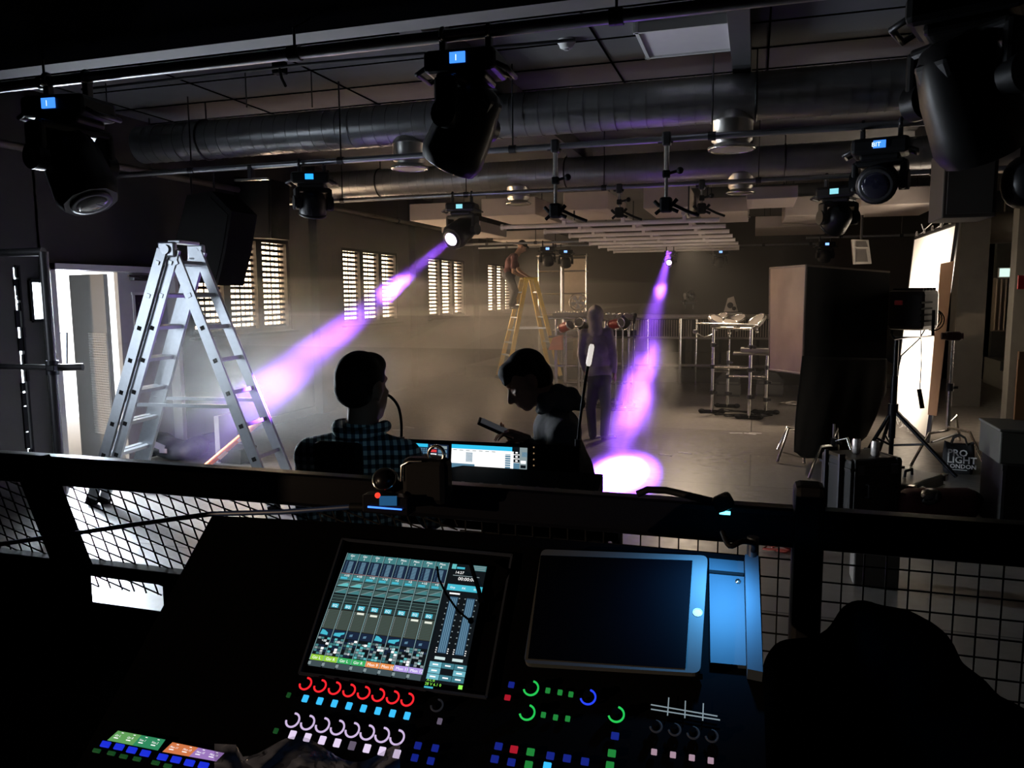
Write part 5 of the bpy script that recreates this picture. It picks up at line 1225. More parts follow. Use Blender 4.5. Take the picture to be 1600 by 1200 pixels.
for k in range(7): Qd.r(.02 + .085 * k, .145, .07 + .085 * k, .165, GRY, .0007)
Qd.r(0, .80, .82, .825, GRY, .0006)
for k in range(9): Qd.r(.01 + .09 * k, .85, .075 + .09 * k, .90, SLB if k % 3 else DKP, .0007); Qd.r(.01 + .09 * k, .93, .08 + .09 * k, .965, DKP if k % 2 else GRY, .0007)
for k in range(5): Qd.r(.915, .35 + .12 * k, .985, .43 + .12 * k, DKP if k % 2 else WH, .0007)
Qd.mb.build('lit_screen', WH, lc)
Qd = Quad(onm(586, 689), onm(701, 695.5), onm(699, 748), onm(584, 739), dn, .002)
Qd.r(0, 0, 1, 1, NV); Qd.r(0, 0, .72, .10, CYN, .0004)
for k in range(24): Qd.r(.03 * k, .13, .03 * k + .018, .62, SLB, .0004)
for k in range(9): Qd.r(0, .17 + .055 * k, .74, .185 + .055 * k, NV, .0006)
for k in range(7): Qd.r(.76, .04 + .12 * k, .84, .12 + .12 * k, WH if k % 2 == 0 else RDP, .0004); Qd.r(.86, .04 + .12 * k, .98, .13 + .12 * k, SLB if k % 2 else GRY, .0004)
for k in range(5): Qd.r(.40 + .06 * k, .66, .445 + .06 * k, .74, WH, .0006)
Qd.mb.build('lit_screen', NV, lc)
mb = MB()
for k in range(7): p = onm(834, 699 + 9.5 * k); mb.cyl(p, p + dn * .004, .003, n=8)
mb.build('indicator_lights', L('amber_dim', (.8, .5, .25), .35), lc)
# rack of small gear under the desk with amber lights
rk = dep(835, 815, DM - .04)
t = thing('rack_unit', 'small rack of black gear with amber lights under the lighting console', 'rack', (rk.x, rk.y, .62))
MB().box((rk.x, rk.y + .12, rk.z - .13), (.46, .22, .30), bev=.01).build('chassis', BLK, t)
MB().cyl((rk.x - .2, rk.y + .12, 0), (rk.x - .2, rk.y + .12, rk.z - .27), .02, n=8).cyl((rk.x + .2, rk.y + .12, 0), (rk.x + .2, rk.y + .12, rk.z - .27), .02, n=8).build('support_leg', STL, t)
mb = MB()
for (px, py) in ((796, 815), (803, 815), (850, 828), (866, 829)): r = ray(px, py); p = CAM + r * ((rk.y + .006) / r.y); mb.box(p, (.012, .006, .006))
mb.build('amber_lights', L('amber', (1, .55, .05), 2), t)
mb = MB()
for (px, py) in ((752, 811), (765, 807)): r = ray(px, py); p = CAM + r * ((rk.y + .006) / r.y); mb.box(p, (.01, .006, .006))
mb.build('white_lights', L('white_small', (.8, .9, 1), 1.2), t)
# gooseneck lamps of the lighting console
def goose(lab, pts, r, head=None, m=None):
    t = thing('gooseneck_lamp', lab, 'lamp', pts[0])
    P = [V(p) for p in pts]; fine = []
    for i in range(len(P) - 1):
        p0, p1, p2, p3 = P[max(0, i - 1)], P[i], P[i + 1], P[min(len(P) - 1, i + 2)]
        for k in range(5):
            s = k / 5; fine.append(.5 * ((2 * p1) + (p2 - p0) * s + (2 * p0 - 5 * p1 + 4 * p2 - p3) * s * s + (3 * p1 - p0 - 3 * p2 + p3) * s ** 3))
    fine.append(P[-1]); MB().tube(fine, r, 8).build('flexible_neck', BLK, t)
    if head: d = (P[-1] - P[-2]).normalized(); MB().lathe(P[-1], d, [(0, r), (.01, head), (.08, head), (.09, head * .6)], 14).build('lamp_head', m or BLK, t)
    MB().cyl(P[0] - V((0, 0, .015)), P[0] + V((0, 0, .02)), r * 2.2, n=12).build('socket', STL, t)
    return t
goose('thin black gooseneck lamp curving up behind the plaid man\'s ear', [dep(627, 690, DM + .02), dep(627, 660, DM + .02), dep(622, 635, DM + .02), dep(609, 619, DM + .02), dep(596, 616, DM + .02)], .006, .012)
goose('gooseneck lamp with pale bulb head standing up behind the hooded-top man\'s back', [dep(903, 694, DM + .02), dep(906, 660, DM + .02), dep(914, 600, DM + .02), dep(919, 572, DM + .02)], .006, .011, mat('pale_lamp_head', (.75, .72, .68), .4, em=(1, .92, .85), es=.7))

# ------------------------------------------------------------------ RAILING
RYP, RZ = 1.60, 1.395
rl = thing('platform_railing', 'heavy black railing with wire mesh along the platform edge', 'railing', (0, RYP, .3))
MB().box((-.4, RYP, RZ - .04), (5.4, .055, .08), bev=.012).build('top_rail', GLS, rl)
a = ony(1240, 800, RYP - .03); b = ony(1290, 800, RYP - .03); zt_ = ony(1265, 760, RYP - .03).z
MB().box(((a.x + b.x) / 2, RYP - .002, (zt_ + .3) / 2), (b.x - a.x, .065, zt_ - .3), bev=.012).build('post', BLK, rl)
_l = -3.1
for _x0, _x1, _py in ((-3.1, ony(142, 900, RYP).x, 898), (ony(142, 900, RYP).x, ony(262, 900, RYP).x, 948), (ony(262, 900, RYP).x, -.62, 905)): _zt = ony(200, _py, RYP).z; MB().box(((_x0 + _x1) / 2, RYP - .01, (_zt + .36) / 2), (_x1 - _x0, .02, _zt - .36)).build('kick_board', DBK, rl)
MB().box((2.1, RYP, .84), (.07, .06, 1.1), bev=.01).build('post', BLK, rl)
q0, q1 = ony(50, 720, RYP - .04), ony(122, 905, RYP - .04); MB().bar(q0, q1, .088, .04, up=(0, 1, 0)).build('diagonal_strut', BLK, rl)
zm = ony(200, 893, RYP).z; q = ony(300, 893, RYP)
MB().box(((-2.6 + q.x) / 2, RYP, zm), (q.x + 2.6, .05, .035), bev=.008).build('mid_rail', BLK, rl)
MB().box((-.4, RYP, .38), (5.4, .04, .06)).build('toe_board', BLK, rl)
# square mesh right of centre
mb = MB(); xs = -.62; wr = .0014; p = .040
while xs < 2.3: mb.box((xs, RYP + .012, (.42 + RZ - .08) / 2), (wr * 2, wr * 2, RZ - .08 - .42)); xs += p
z = .44
while z < RZ - .08: mb.box((.84, RYP + .016, z), (2.95, wr * 2, wr * 2)); z += p
mb.build('square_mesh', BLK, rl)
# diamond mesh to the left
mb = MB(); za, zb_ = zm - .06, RZ - .08; xa, xb = -2.9, -.64
def diag(slope, step):
    x = xa - 3.0
    while x < xb + 3.0:
        pts = []
        for zz in (za, zb_): pts.append((x + (zz - za) / slope, zz))
        (x0, z0), (x1, z1) = pts
        if x0 > x1: x0, z0, x1, z1 = x1, z1, x0, z0
        if not (x1 < xa or x0 > xb):
            def cut(xc): return z0 + (z1 - z0) * (xc - x0) / (x1 - x0)
            if x0 < xa: z0, x0 = cut(xa), xa
            if x1 > xb: z1, x1 = cut(xb), xb
            if x1 - x0 > .003: mb.bar((x0, RYP + .012, z0), (x1, RYP + .012, z1), wr * 2, wr * 2)
        x += step
diag(-.27, .105); diag(-2.6, .040)
mb.build('diamond_mesh', BLK, rl)
# things clipped to and lying on the rail
p = ony(604, 750, RYP - .06)
t = thing('clip_lamp', 'small round black clip lamp with shiny rim on the railing before the plaid man', 'lamp', p)
MB().ell(p, (.028, .03, .026)).cyl(p, p + V((0, .04, -.03)), .012, n=8).build('lamp_shell', GLS, t); MB().torus(p + V((0, -.012, .004)), (.2, -.8, .5), .024, .004, 18, 6).build('shiny_rim', CHR, t)
p = ony(668, 750, RYP - .09)
t = thing('power_box', 'black rounded box mounted on the railing in front of the lit screens', 'box', p)
MB().box(p, (.105, .05, .10), bev=.014).build('housing', BLK, t); MB().torus(p + V((.022, .0, .058)), (0, 1, 0), .018, .004, 18, 6).build('wire_loop', CHR, t)
MB().tube([p + V((-.05, -.027, .0)), p + V((-.048, -.027, .035)), p + V((-.03, -.027, .045)), p + V((.0, -.027, .047))], .0022, 6).build('painted_edge_highlight', CHR, t)  # chrome line laid along the edge as a painted highlight
p = ony(600, 786, RYP - .13)
t = thing('status_box', 'small box with red and blue lights glowing under the clip lamp', 'control box', p)
MB().box(p + V((.012, 0, 0)), (.11, .04, .04), bev=.004).build('housing', GLS, t)
r = ray(590, 774); y_ = p.y - .023; mk = lambda x, y: CAM + ray(x, y) * (y_ / ray(x, y).y)
MB().ell(mk(590, 774), .006).build('red_light', L('red_status', (1, .04, .02), 1.6), t)
MB().prism([mk(593, 775), mk(620, 775), mk(620, 790), mk(593, 790)], (0, -.001, 0)).build('blue_panel', L('blue_status', (.03, .25, .6), .3), t)
MB().prism([mk(575, 790.5), mk(628, 795), mk(628, 797), mk(575, 793)], (0, -.002, 0)).build('light_bar', L('bar_status', (.05, .2, 1), 2.2), t)
Ps = [ony(-20, 853, RYP - .08), ony(100, 836, RYP - .09), ony(220, 818, RYP - .1), ony(330, 803, RYP - .12), ony(440, 800, RYP - .14), ony(548, 792, RYP - .14)]
t = thing('painted_glow_cable', 'long dark cable strung along the railing to the small lit box, its blue glow painted on', 'cable', Ps[0])
MB().tube(Ps, .006, 8).build('hanging_sheath', mat('painted_blue_glow', (.012, .03, .10), .45), t); MB().cyl(Ps[-1], Ps[-1] + V((.035, 0, .002)), .009, n=10).build('plug', BLK, t)  # dark cable; the blue light on it is put into the sheath colour
Ps = [ony(996, 772, RYP - .02), ony(1012, 765, RYP - .02), ony(1040, 766, RYP - .02), ony(1075, 774, RYP - .03), ony(1112, 783, RYP - .05)]
t = thing('rail_lamp', 'gooseneck lamp lying on the railing, cyan light under its head', 'lamp', Ps[0])
MB().tube(Ps, .0075, 8).build('flexible_neck', BLK, t)
h = ony(1130, 785, RYP - .07)
hb = MB().box(h, (.038, .03, .032), None, Matrix.Rotation(-.5, 3, 'Y'), bev=.008).build('lamp_head', BLK, t)
MB().box(h + V((.004, -.006, -.019)), (.02, .012, .004)).build('cyan_light', L('lamp_cyan', (.1, .75, 1), 5), t)

# ------------------------------------------------------------------ MIXING CONSOLE
O = dep(544, 865, 1.15)
PU = V((1, .03, 0)).normalized(); PD = V((.03, -.805, -.592)); PD = (PD - PU * PD.dot(PU)).normalized(); PN = PU.cross(-PD).normalized()
def cp(px, py, l=0.0):
    r = ray(px, py); return CAM + r * (((O - CAM).dot(PN) + l) / r.dot(PN))
mc = thing('mixing_console', 'black digital mixing console with glowing channel screen and lit knobs', 'mixing console', (0, .6, 1.0))
B0 = [cp(330, 803), cp(560, 815), cp(850, 838), cp(1188, 868), cp(1200, 1300), cp(60, 1300)]
CB = mat('console_black', (.0025, .0025, .003), .8, spec=.0)
MB().prism([p - PN * .004 for p in B0], -PN * .12).build('body', CB, mc)
# raised rim round the screen
def frame(name, px, w, m, h=.004):
    q = [cp(*p, .0) for p in px]; mb = MB()
    for i in range(4): mb.bar(q[i], q[(i + 1) % 4], w, h, up=PN)
    for p in q: mb.cyl(p - PN * h / 2, p + PN * h / 2, w / 2, n=10)
    return mb.build(name, m, mc)
frame('screen_bezel', [(535, 843), (800, 868), (760, 1090), (468, 1052)], .003, mat('bezel_edge', (.03, .035, .05), .3, spec=.4))
# the channel screen
Q2 = Quad(cp(544, 865), cp(761, 886), cp(723, 1074), cp(481, 1040), PN, .0008)
TE = L('teal', (.055, .20, .215), 1.0); TB2 = L('teal_bright', (.12, .50, .52), 1.0); GG = L('graph_green', (.055, .105, .10), 1); GD = L('graph_dark', (.025, .045, .045), 1); PK = L('pink_line', (.28, .18, .19), 1); CB2 = L('cyan_button', (.06, .48, .62), 1.0); MTB = L('meter_blue', (.13, .26, .36), 1); OL = L('olive', (.05, .062, .05), 1)
Q2.r(0, 0, 1, 1, DKP)
W8 = .742; cw = W8 / 8; S = .0003
rnd = random.Random(4)
for k in range(8):
    u = k * cw; x0, x1 = u + .004, u + cw - .004
    Q2.r(x0, 0, x1, .065, TE, S); Q2.tx('Mon' if k > 3 else 'Gtr', u + .028, .03, .028, WH); Q2.tx(str(k + 1), u + .038, .055, .024, WH)
    Q2.r(x0, .068, x1, .188, NV, S)
    for j in range(15): Q2.r(x0 + .030, .078 + .0073 * j, x0 + .062, .0825 + .0073 * j, MTB, S * 2)
    for j in range(8): Q2.r(x0 + .010, .08 + .0135 * j, x0 + .018, .084 + .0135 * j, SLB, S * 2)
    Q2.r(x0, .190, x1, .197, PK, S)
    Q2.r(x0, .20, x1, .255, TE, S); Q2.tx('+10' if k not in (4, 5, 7) else '+5', u + .03, .222, .03, WH); Q2.r(u + .012, .228, u + .060, .246, CB2, S * 2)
    for j in range(2):
        v0 = .262 + .062 * j; Q2.r(x0, v0, x1, v0 + .055, GG, S); Q2.tri([(x0 + .004, v0 + .052), (x1 - .004, v0 + .052), (x1 - .004, v0 + .02), (x0 + .045, v0 + .02)], TE if j or k > 1 else TB2, S * 2); Q2.r(x0, v0 + .054, x1, v0 + .058, DKP, S * 3)
        Q2.tri([(x0 + .004, v0 + .052), (x0 + .004, v0 + .047), (x1 - .004, v0 + .004), (x1 - .004, v0 + .009)], GRY, S * 3)
    for j in range(5): Q2.r(x0, .392 + .014 * j, x1, .401 + .014 * j, GD if j % 2 else GG, S)
    Q2.r(x0, .465, x1, .515, GD, S); Q2.r(u + .02, .472, u + .066, .508, CB2, S * 2); Q2.tx('EQ', u + .027, .503, .03, WH, .0012)
    Q2.r(x0, .522, x1, .69, OL, S)
    for j in range(12): Q2.r(x0 + .012, .532 + .013 * j, x1 - .008, .535 + .013 * j, GG, S * 2)
    for j in range(12): Q2.r(x0 + .002, .532 + .013 * j, x0 + .008, .538 + .013 * j, GRY, S * 2)
    if k in (2, 3, 6, 7): Q2.r(x0 + .022, .53 + .006 * (k % 2), x1 - .014, .547 + .006 * (k % 2), L('cream', (.75, .78, .68), 1.1), S * 3)
    Q2.r(x0, .695, x1, .755, NV, S)
    if k in (0, 4): Q2.tri([(x0 + .01, .70), (x0 + .03, .705), (x0 + .055, .725), (x0 + .055, .745), (x0 + .004, .74)], CB2, S * 2)
    elif k in (1, 5): Q2.tri([(x0 + .008, .72), (x1 - .01, .708), (x1 - .01, .722), (x0 + .055, .732), (x0 + .05, .748), (x0 + .004, .742)], CB2, S * 2)
    else: Q2.tri([(x0 + .02, .72), (x0 + .04, .715), (x0 + .04, .735), (x0 + .02, .738)], SLB, S * 2)
    for j in range(7):
        v0 = .762 + .0205 * j
        for i in range(4): Q2.r(x0 + (x1 - x0) * i / 4, v0, x0 + (x1 - x0) * (i + .9) / 4, v0 + .017, rnd.choice((DKP, GRY, TE, DKP, WH if i > 1 else GG, TB2, NV)), S)
    Q2.tx('+10', u + .035, .80, .026, WH, .001); Q2.tx('-6', u + .045, .885, .026, WH, .001)
    cl = [L('label_lime', (.30, .62, .05), 1), L('label_green', (.04, .42, .12), 1), L('label_orange', (.80, .28, .08), 1), L('label_lilac', (.45, .33, .78), 1)][k // 2]
    Q2.r(u, .908, u + cw, .952, cl, S); Q2.tx('Mon %d' % (k + 5) if k > 3 else 'Gtr %s' % 'LR'[k % 2], u + .012, .942, .032, WH)
    Q2.r(x0, .955, x1, 1.0, L('footer', (.05, .075, .085), 1), S); Q2.r(u - .002, .965, u + .016, .99, GRY, S * 2)
for k in range(9): Q2.r(k * cw - .0022, 0, k * cw + .0022, .955, L('divider', (.20, .34, .36), 1), S * 4)
R0 = .765
Q2.r(R0, .005, R0 + .03, .05, TB2, S); Q2.r(R0 + .035, .028, R0 + .09, .046, CB2, S); Q2.r(R0 + .14, .0, R0 + .235, .05, TE, S)
for j in range(3): Q2.r(R0 + .145, .006 + .016 * j, R0 + .23, .013 + .016 * j, GRY, S * 2)
Q2.tx('14:27', R0 + .03, .092, .034, WH); Q2.tx('00:00:00', R0 + .06, .15, .042, WH); Q2.r(R0 + .02, .105, R0 + .2, .111, GRY, S)
Q2.r(R0 + .0, .19, R0 + .235, .245, CB2, S); Q2.tx('Grp', R0 + .02, .228, .026, WH); Q2.tx('FX', R0 + .1, .228, .026, WH); Q2.tx('In', R0 + .18, .228, .026, WH)
Q2.r(R0 + .025, .265, R0 + .095, .278, WH, S)
for i in range(2):
    x = R0 + .035 + .112 * i; Q2.r(x, .30, x + .055, .77, L('meter_dark', (.035, .09, .16), 1), S)
    for j in range(4): Q2.r(x + .006 + .012 * j, .31, x + .012 + .012 * j, .765, MTB, S * 2)
    for j in range(9):
        v = .305 + .047 * j
        for xx in (x - .014, x + .060): Q2.r(xx, v, xx + .008, v + .009, GRY, S)
    for j in range(3):
        for xx in (x - .014, x + .060): Q2.r(xx, .73 + .017 * j, xx + .008, .737 + .017 * j, WH, S)
    Q2.r(x - .008, .80, x + .058, .822, L('soft_white', (.6, .75, .75), 1), S)
for j in range(3):
    for i in range(3):
        if (i, j) == (1, 1): continue
        Q2.r(R0 + .005 + .078 * i, .842 + .046 * j, R0 + .08 + .078 * i, .884 + .046 * j, L('button_light', (.16, .46, .55), 1) if i == 0 or (i, j) == (2, 1) else L('button_teal', (.05, .19, .24), 1), S); Q2.r(R0 + .025 + .078 * i, .858 + .046 * j, R0 + .06 + .078 * i, .868 + .046 * j, WH, S * 2)
Q2.tx('A-L-B', R0 + .012, 1.0 - .008, .026, L('lime_text', (.3, .9, .1), 1.1)); Q2.tx('28 V 6.1 0', R0 + .005, 1.022, .030, L('lime_text', (.3, .9, .1), 1.1)); Q2.r(R0 + .21, .99, R0 + .235, 1.02, L('lime_text', (.3, .9, .1), 1), S)
Q2.r(R0 + .005, 1.03, R0 + .06, 1.045, CB2, S)
Q2.mb.build('channel_screen', DKP, mc)
# encoders with lit rings, keys
def encoder(px, py, r, m, a0=-170, a1=96, body=.6):
    c = cp(px, py, .001); k = MB().lathe(c, PN, [(0, r * body), (.008, r * body), (.010, r * body * .85)], 16).build('knob', CB, mc)
    pts = [c + PN * .0015 + (PU * math.cos(math.radians(a)) - PD * math.sin(math.radians(a))) * r for a in range(a0, a1 + 1, 12)]
    MB().tube(pts, .00125, 6).build('lit_ring', m, k)
def key(px, py, w, h, m, name='lit_key'):
    c = cp(px, py, .001); Rm = Matrix((PU, -PD, PN)).transposed(); MB().box(c, (w, h, .003), None, Rm, bev=.0008).build(name, m, mc)
pxm = .98 / F
RR = L('ring_red', (1, .02, .03), 1.0); RW = L('ring_white', (.62, .48, .75), 1.0); KC = L('key_cyan', (.04, .5, .95), 1.1); KW = L('key_white', (.75, .62, .85), 1.05); KB = L('key_blue', (.01, .03, .75), .9); KBD = L('key_blue_dim', (.008, .02, .30), .7); KG = L('key_green', (.02, .36, .06), .6); RG = L('ring_green', (.02, .65, .10), .9); RB = L('ring_blue', (.02, .06, 1), 1); KR = L('key_red', (.55, .01, .03), .7); KD = L('key_dim', (.2, .16, .24), .6)
for k in range(8):
    s = k / 7
    encoder(478 + 159 * s, 1069 + 25 * s, 9.5 * pxm, RR); key(477 + 159 * s, 1091.5 + 27 * s, 9 * pxm, 11 * pxm, KC)
    encoder(458 + 163 * s, 1126 + 27 * s, 10.5 * pxm, RW); key(457 + 163 * s, 1148 + 30 * s, 10 * pxm, 12 * pxm, KD if k == 4 else KW)
key(451, 1086, 6 * pxm, 8 * pxm, L('key_dark_green', (.01, .09, .02), .6)); key(431, 1142, 7 * pxm, 8 * pxm, L('key_dark_green', (.01, .09, .02), .6))
encoder(683, 1103, 9 * pxm, L('ring_off', (.02, .02, .025), .5)); key(687, 1127, 7 * pxm, 9 * pxm, KD)
for (x, y) in ((653, 1165), (680, 1169), (648, 1184), (673, 1189)): key(x, y, 10 * pxm, 10 * pxm, KBD)
for (x, y, r, m) in ((830, 1076, 11, RG), (824, 1114, 11, RG), (919, 1090, 11, RB), (963, 1117, 11, RG)): encoder(x, y, r * pxm, m, -160, 84)
for (x, y) in ((856, 1079), (875, 1082), (892, 1085), (849, 1117), (868, 1121), (887, 1123)): key(x, y, 7 * pxm, 8 * pxm, KG)
key(799, 1070, 9 * pxm, 9 * pxm, KBD); key(793, 1090, 9 * pxm, 8 * pxm, KR)
for (x, y, m) in ((779, 1166, KBD), (803, 1171, KR), (829, 1175, KG), (860, 1181, KBD), (773, 1186, KBD), (799, 1191, KBD), (826, 1195, KG), (855, 1197, KC), (886, 1185, KBD), (914, 1190, KBD), (961, 1150, KBD), (956, 1177, KG), (953, 1196, KG)): key(x, y, 11 * pxm, 10 * pxm, m)
for k in range(4): encoder(1025 + 29 * k, 1136 + 5 * k, 8 * pxm, L('ring_off', (.02, .02, .025), .5)); key(1022 + 29.5 * k, 1175 + 4.5 * k, 8 * pxm, 8 * pxm, L('key_pinkish', (.45, .3, .38), .8))
# thin pale printed lines above the last knobs
mb = MB(); LNM = L('printed_line', (.30, .38, .42), .7)
for (a, b) in (((1017, 1101), (1121, 1119)), ((1017, 1108), (1125, 1125)), ((1045, 1090), (1043, 1118)), ((1071, 1095), (1070, 1122)), ((1099, 1099), (1098, 1126))): mb.bar(cp(*a, .0006), cp(*b, .0006), .0013, .0005, up=PN)
mb.build('printed_lines', LNM, mc)
# fader-bank label strips and their keys at lower left
def strip(q, cols, txt):
    Z = Quad(*[cp(*p) for p in q], PN, .0025)
    n = len(cols)
    for i, c in enumerate(cols): Z.r(i / n, 0, (i + 1) / n, 1, c)
    for i, s in enumerate(txt): Z.tx(s, (i + .18) / len(txt), .52, .26, WH); Z.r((i + .25) / len(txt), .62, (i + .6) / len(txt), .7, WH, .0004); Z.r((i + .45) / len(txt), .1, (i + .62) / len(txt), .16, WH, .0004)
    Z.mb.build('label_strip', cols[0], mc)
G1, G2, O1, P1_ = L('strip_green', (.13, .38, .11), .9), L('strip_green_dark', (.03, .27, .12), .9), L('strip_orange', (.70, .20, .07), .9), L('strip_lilac', (.36, .20, .55), .9)
strip([(186, 1143), (260, 1157), (248, 1174), (169, 1158)], [G1, G2], ['Gtr L', 'Gtr R', 'Vox 1', 'Vox 2'])
strip([(271, 1161), (352, 1178), (339, 1191), (255, 1176)], [O1, P1_], ['Mon 11', 'Mon 13', 'Mon 15', 'Mon 16'])
for (x, y) in ((165, 1163), (186, 1167), (206, 1172), (227, 1177), (254, 1183), (275, 1187), (296, 1192), (318, 1196)): key(x, y, 16 * pxm, 9 * pxm, KB)
for (x, y) in ((151, 1173), (174, 1177), (193, 1182), (214, 1186), (243, 1192), (262, 1197)): key(x, y, 13 * pxm, 6 * pxm, L('key_dark_green', (.01, .09, .02), .6))
# end cheek and panel at the console's right
PNL = mat('console_panel', (.045, .055, .07), .6, spec=.1)
MB().prism([cp(1108, 872, .004), cp(1162, 877, .004), cp(1166, 1040, .004), cp(1110, 1035, .004)], -PN * .01).build('end_panel', PNL, mc)
MB().bar(cp(1108, 893, .006), cp(1162, 898, .006), .004, .003, up=PN).build('panel_groove', BLK, mc)
p = cp(1153, 909, .004); MB().lathe(p, PN, [(0, .004), (.002, .0035), (.003, .001)], 12).build('screw', CHR, mc)
MB().prism([cp(1164, 866, .02), cp(1185, 868, .02), cp(1192, 1050, .02), cp(1168, 1045, .02)], -PN * .05).build('end_cheek', PNL, mc)
# trailing cables across the screen
for i, P in enumerate(([(683, 886, .006), (686, 905, .02), (697, 928, .02), (716, 955, .014), (736, 971, .004)], [(735, 878, .012), (740, 897, .02), (748, 922, .012), (752, 940, .004)])):
    t = thing('thin_cable', ['thin black cable curling over the channel screen', 'short thick black cable lying over the screen\'s upper right corner'][i], 'cable', cp(*P[0]))
    MB().tube([cp(*p) for p in P], .0016 if i == 0 else .003, 8).build('cable_sheath', DBK, t); MB().cyl(cp(*P[-1]), cp(*P[-1]) + PN * .004, .004, n=8).build('cable_end', DBK, t)
# tablet computer lying on the console, pale bezel lit blue
IW = mat('pale_bezel', (.065, .068, .072), .5, spec=.03)
def ip(px, py, l=0.0): return cp(px, py, .022 + l)
tb = thing('tablet_computer', 'tablet computer with pale bezel and dark screen on the console', 'tablet', ip(960, 960))
q = [ip(846, 858), ip(1106, 868), ip(1094, 1052), ip(818, 1036)]
cq = sum(q, V((0, 0, 0))) / 4
def rounded(q, r, n=5):
    out = []
    for i in range(4):
        p, a, b = q[i], q[i - 1], q[(i + 1) % 4]; u = (a - p).normalized() * r; w = (b - p).normalized() * r
        for k in range(n + 1): s = k / n; out.append((p + u).lerp(p, s).lerp(p.lerp(p + w, s), s))
    return out
MB().prism(rounded(q, .009), -PN * .009).build('body', IW, tb)
MB().prism([ip(845, 868, .0003), ip(1082, 876, .0003), ip(1071, 1045, .0003), ip(825, 1029, .0003)], PN * .0006).build('dark_screen', mat('tablet_glass', (.002, .002, .003), .3, spec=.04), tb)
c = ip(1090, 957, .0004); MB().torus(c, PN, .0055, .0006, 20, 5).lathe(c - PN * .0002, PN, [(0, .005), (.0003, .0045)], 18).build('home_button', mat('bezel_button', (.5, .52, .55), .4), tb)
MB().prism([cp(835, 1020, .0), cp(1090, 1040, .0), cp(1098, 1062, .0), cp(828, 1042, .0)], PN * .014).build('rest_lip', CB, tb)
# crumpled clear plastic cover at the lower edge
mb = MB(); rnd = random.Random(9); nX, nY = 26, 8; vs = []
for i in range(nX + 1):
    for j in range(nY + 1):
        px_, py_ = 335 + 290 * i / nX, (1162 + 18 * math.sin(i * .4) * (i > 3) + 14 * i / nX) + 60 * j / nY
        vs.append(cp(px_, py_, .012 + .014 * rnd.random() + .012 * math.sin(i * .7 + j)))
mb.add(vs, [(i * (nY + 1) + j, (i + 1) * (nY + 1) + j, (i + 1) * (nY + 1) + j + 1, i * (nY + 1) + j + 1) for i in range(nX) for j in range(nY)], None, True)
PL = mat('clear_plastic', (.25, .28, .4), .15, alpha=.3); PL.node_tree.nodes['Principled BSDF'].inputs['Alpha'].default_value = .35
tag(mb.build('plastic_cover', PL, None, cp(480, 1190)), 'crumpled clear plastic sheet lying over the faders at the lower edge', 'plastic sheet')
LH = cp(1128, 862, .085)
goose('black gooseneck lamp on the mixing console shining blue light onto the tablet computer', [cp(1176, 862, .02), cp(1178, 850, .06), cp(1160, 846, .085), cp(1140, 853, .087), LH + (-PD) * .03], .0035)
# the black table under the console
t = thing('console_table', 'black table under the mixing console on the platform', 'table', (-.4, .5, .3))
MB().box((-1.13, .86, .93), (2.14, 1.2, .05), bev=.01).build('table_top', CB, t)
for x in (-2.1, -.12):
    for y in (.35, 1.38): MB().box((x, y, .6), (.05, .05, .6)).build('leg', BLK, t)
# small metal bits left on the table
# black rucksack standing beside the console
mb = MB(); Db = 1.18
for (x, y, r, rz) in ((1400, 1040, .075, .09), (1350, 1010, .05, .07), (1440, 1040, .055, .07), (1300, 1075, .06, .08), (1255, 1090, .05, .09), (1490, 1120, .07, .08), (1400, 1150, .12, .1), (1550, 1180, .09, .09), (1300, 1180, .1, .1), (1225, 1100, .04, .1)):
    mb.ell(dep(x, y, Db), (r, .09, rz))
bp = cp(1400, 1200); 
mb.box(dep(1400, 1230, Db), (.42, .2, .22), bev=.05)
lp_ = dep(1400, 1260, Db)
rs = remesh(mb.build('rucksack', DBK, None, (lp_.x, lp_.y, .95)), .014, 8); tag(rs, 'black rucksack slumped in the dark beside the console', 'bag')
zmn = min((rs.matrix_world @ v.co).z for v in rs.data.vertices)
tag(MB().box((lp_.x + .06, lp_.y + .02, zmn - .02), (.62, .4, .04), bev=.01).box((lp_.x + .06, lp_.y + .02, (zmn - .04 + .3) / 2), (.5, .3, zmn - .04 - .3)).build('black_plinth', CB, None, (lp_.x, lp_.y, .3)), 'black plinth box under the slumped rucksack', 'plinth')
# ------------------------------------------------------------------ LIGHT AND HAZE
sc = bpy.context.scene
sc.view_settings.view_transform = 'Standard'; sc.view_settings.look = 'None'; sc.view_settings.exposure = 0.0
w = bpy.data.worlds.new('dim_surroundings'); sc.world = w; w.use_nodes = True
w.node_tree.nodes['Background'].inputs[0].default_value = (.6, .2, 1, 1); w.node_tree.nodes['Background'].inputs[1].default_value = .0013
def light(name, kind, loc, to, power, col, **kw):
    d = bpy.data.lights.new(name, kind); d.energy = power; d.color = col
    for k, v in kw.items(): setattr(d, k, v)
    o = bpy.data.objects.new(name, d); C.objects.link(o); o.location = loc
    o.rotation_euler = (V(to) - V(loc)).to_track_quat('-Z', 'Y').to_euler(); return o
WARM = (1.0, .70, .44)
for i, (a, b) in enumerate(WIN):
    light('daylight_window_%d' % (i + 1), 'AREA', (XL - .235, (a + b) / 2 + .15, (WZ0 + WZ1) / 2), (0, (a + b) / 2 + .15, (WZ0 + WZ1) / 2), 330, WARM, shape='RECTANGLE', size=b - a + .4, size_y=WZ1 - WZ0 + .1)
light('sun', 'SUN', (-20, -5, 6), V((-20, -5, 6)) + V((.80, .60, -.05)), 1.6, WARM, angle=.004)
# daylight falling through the doorway
light('doorway_daylight', 'AREA', (XL - .3, 6.13, 1.15), (-3.9, 5.0, .3), 320, (.80, .90, 1.0), shape='RECTANGLE', size=.42, size_y=1.9, spread=math.radians(110))
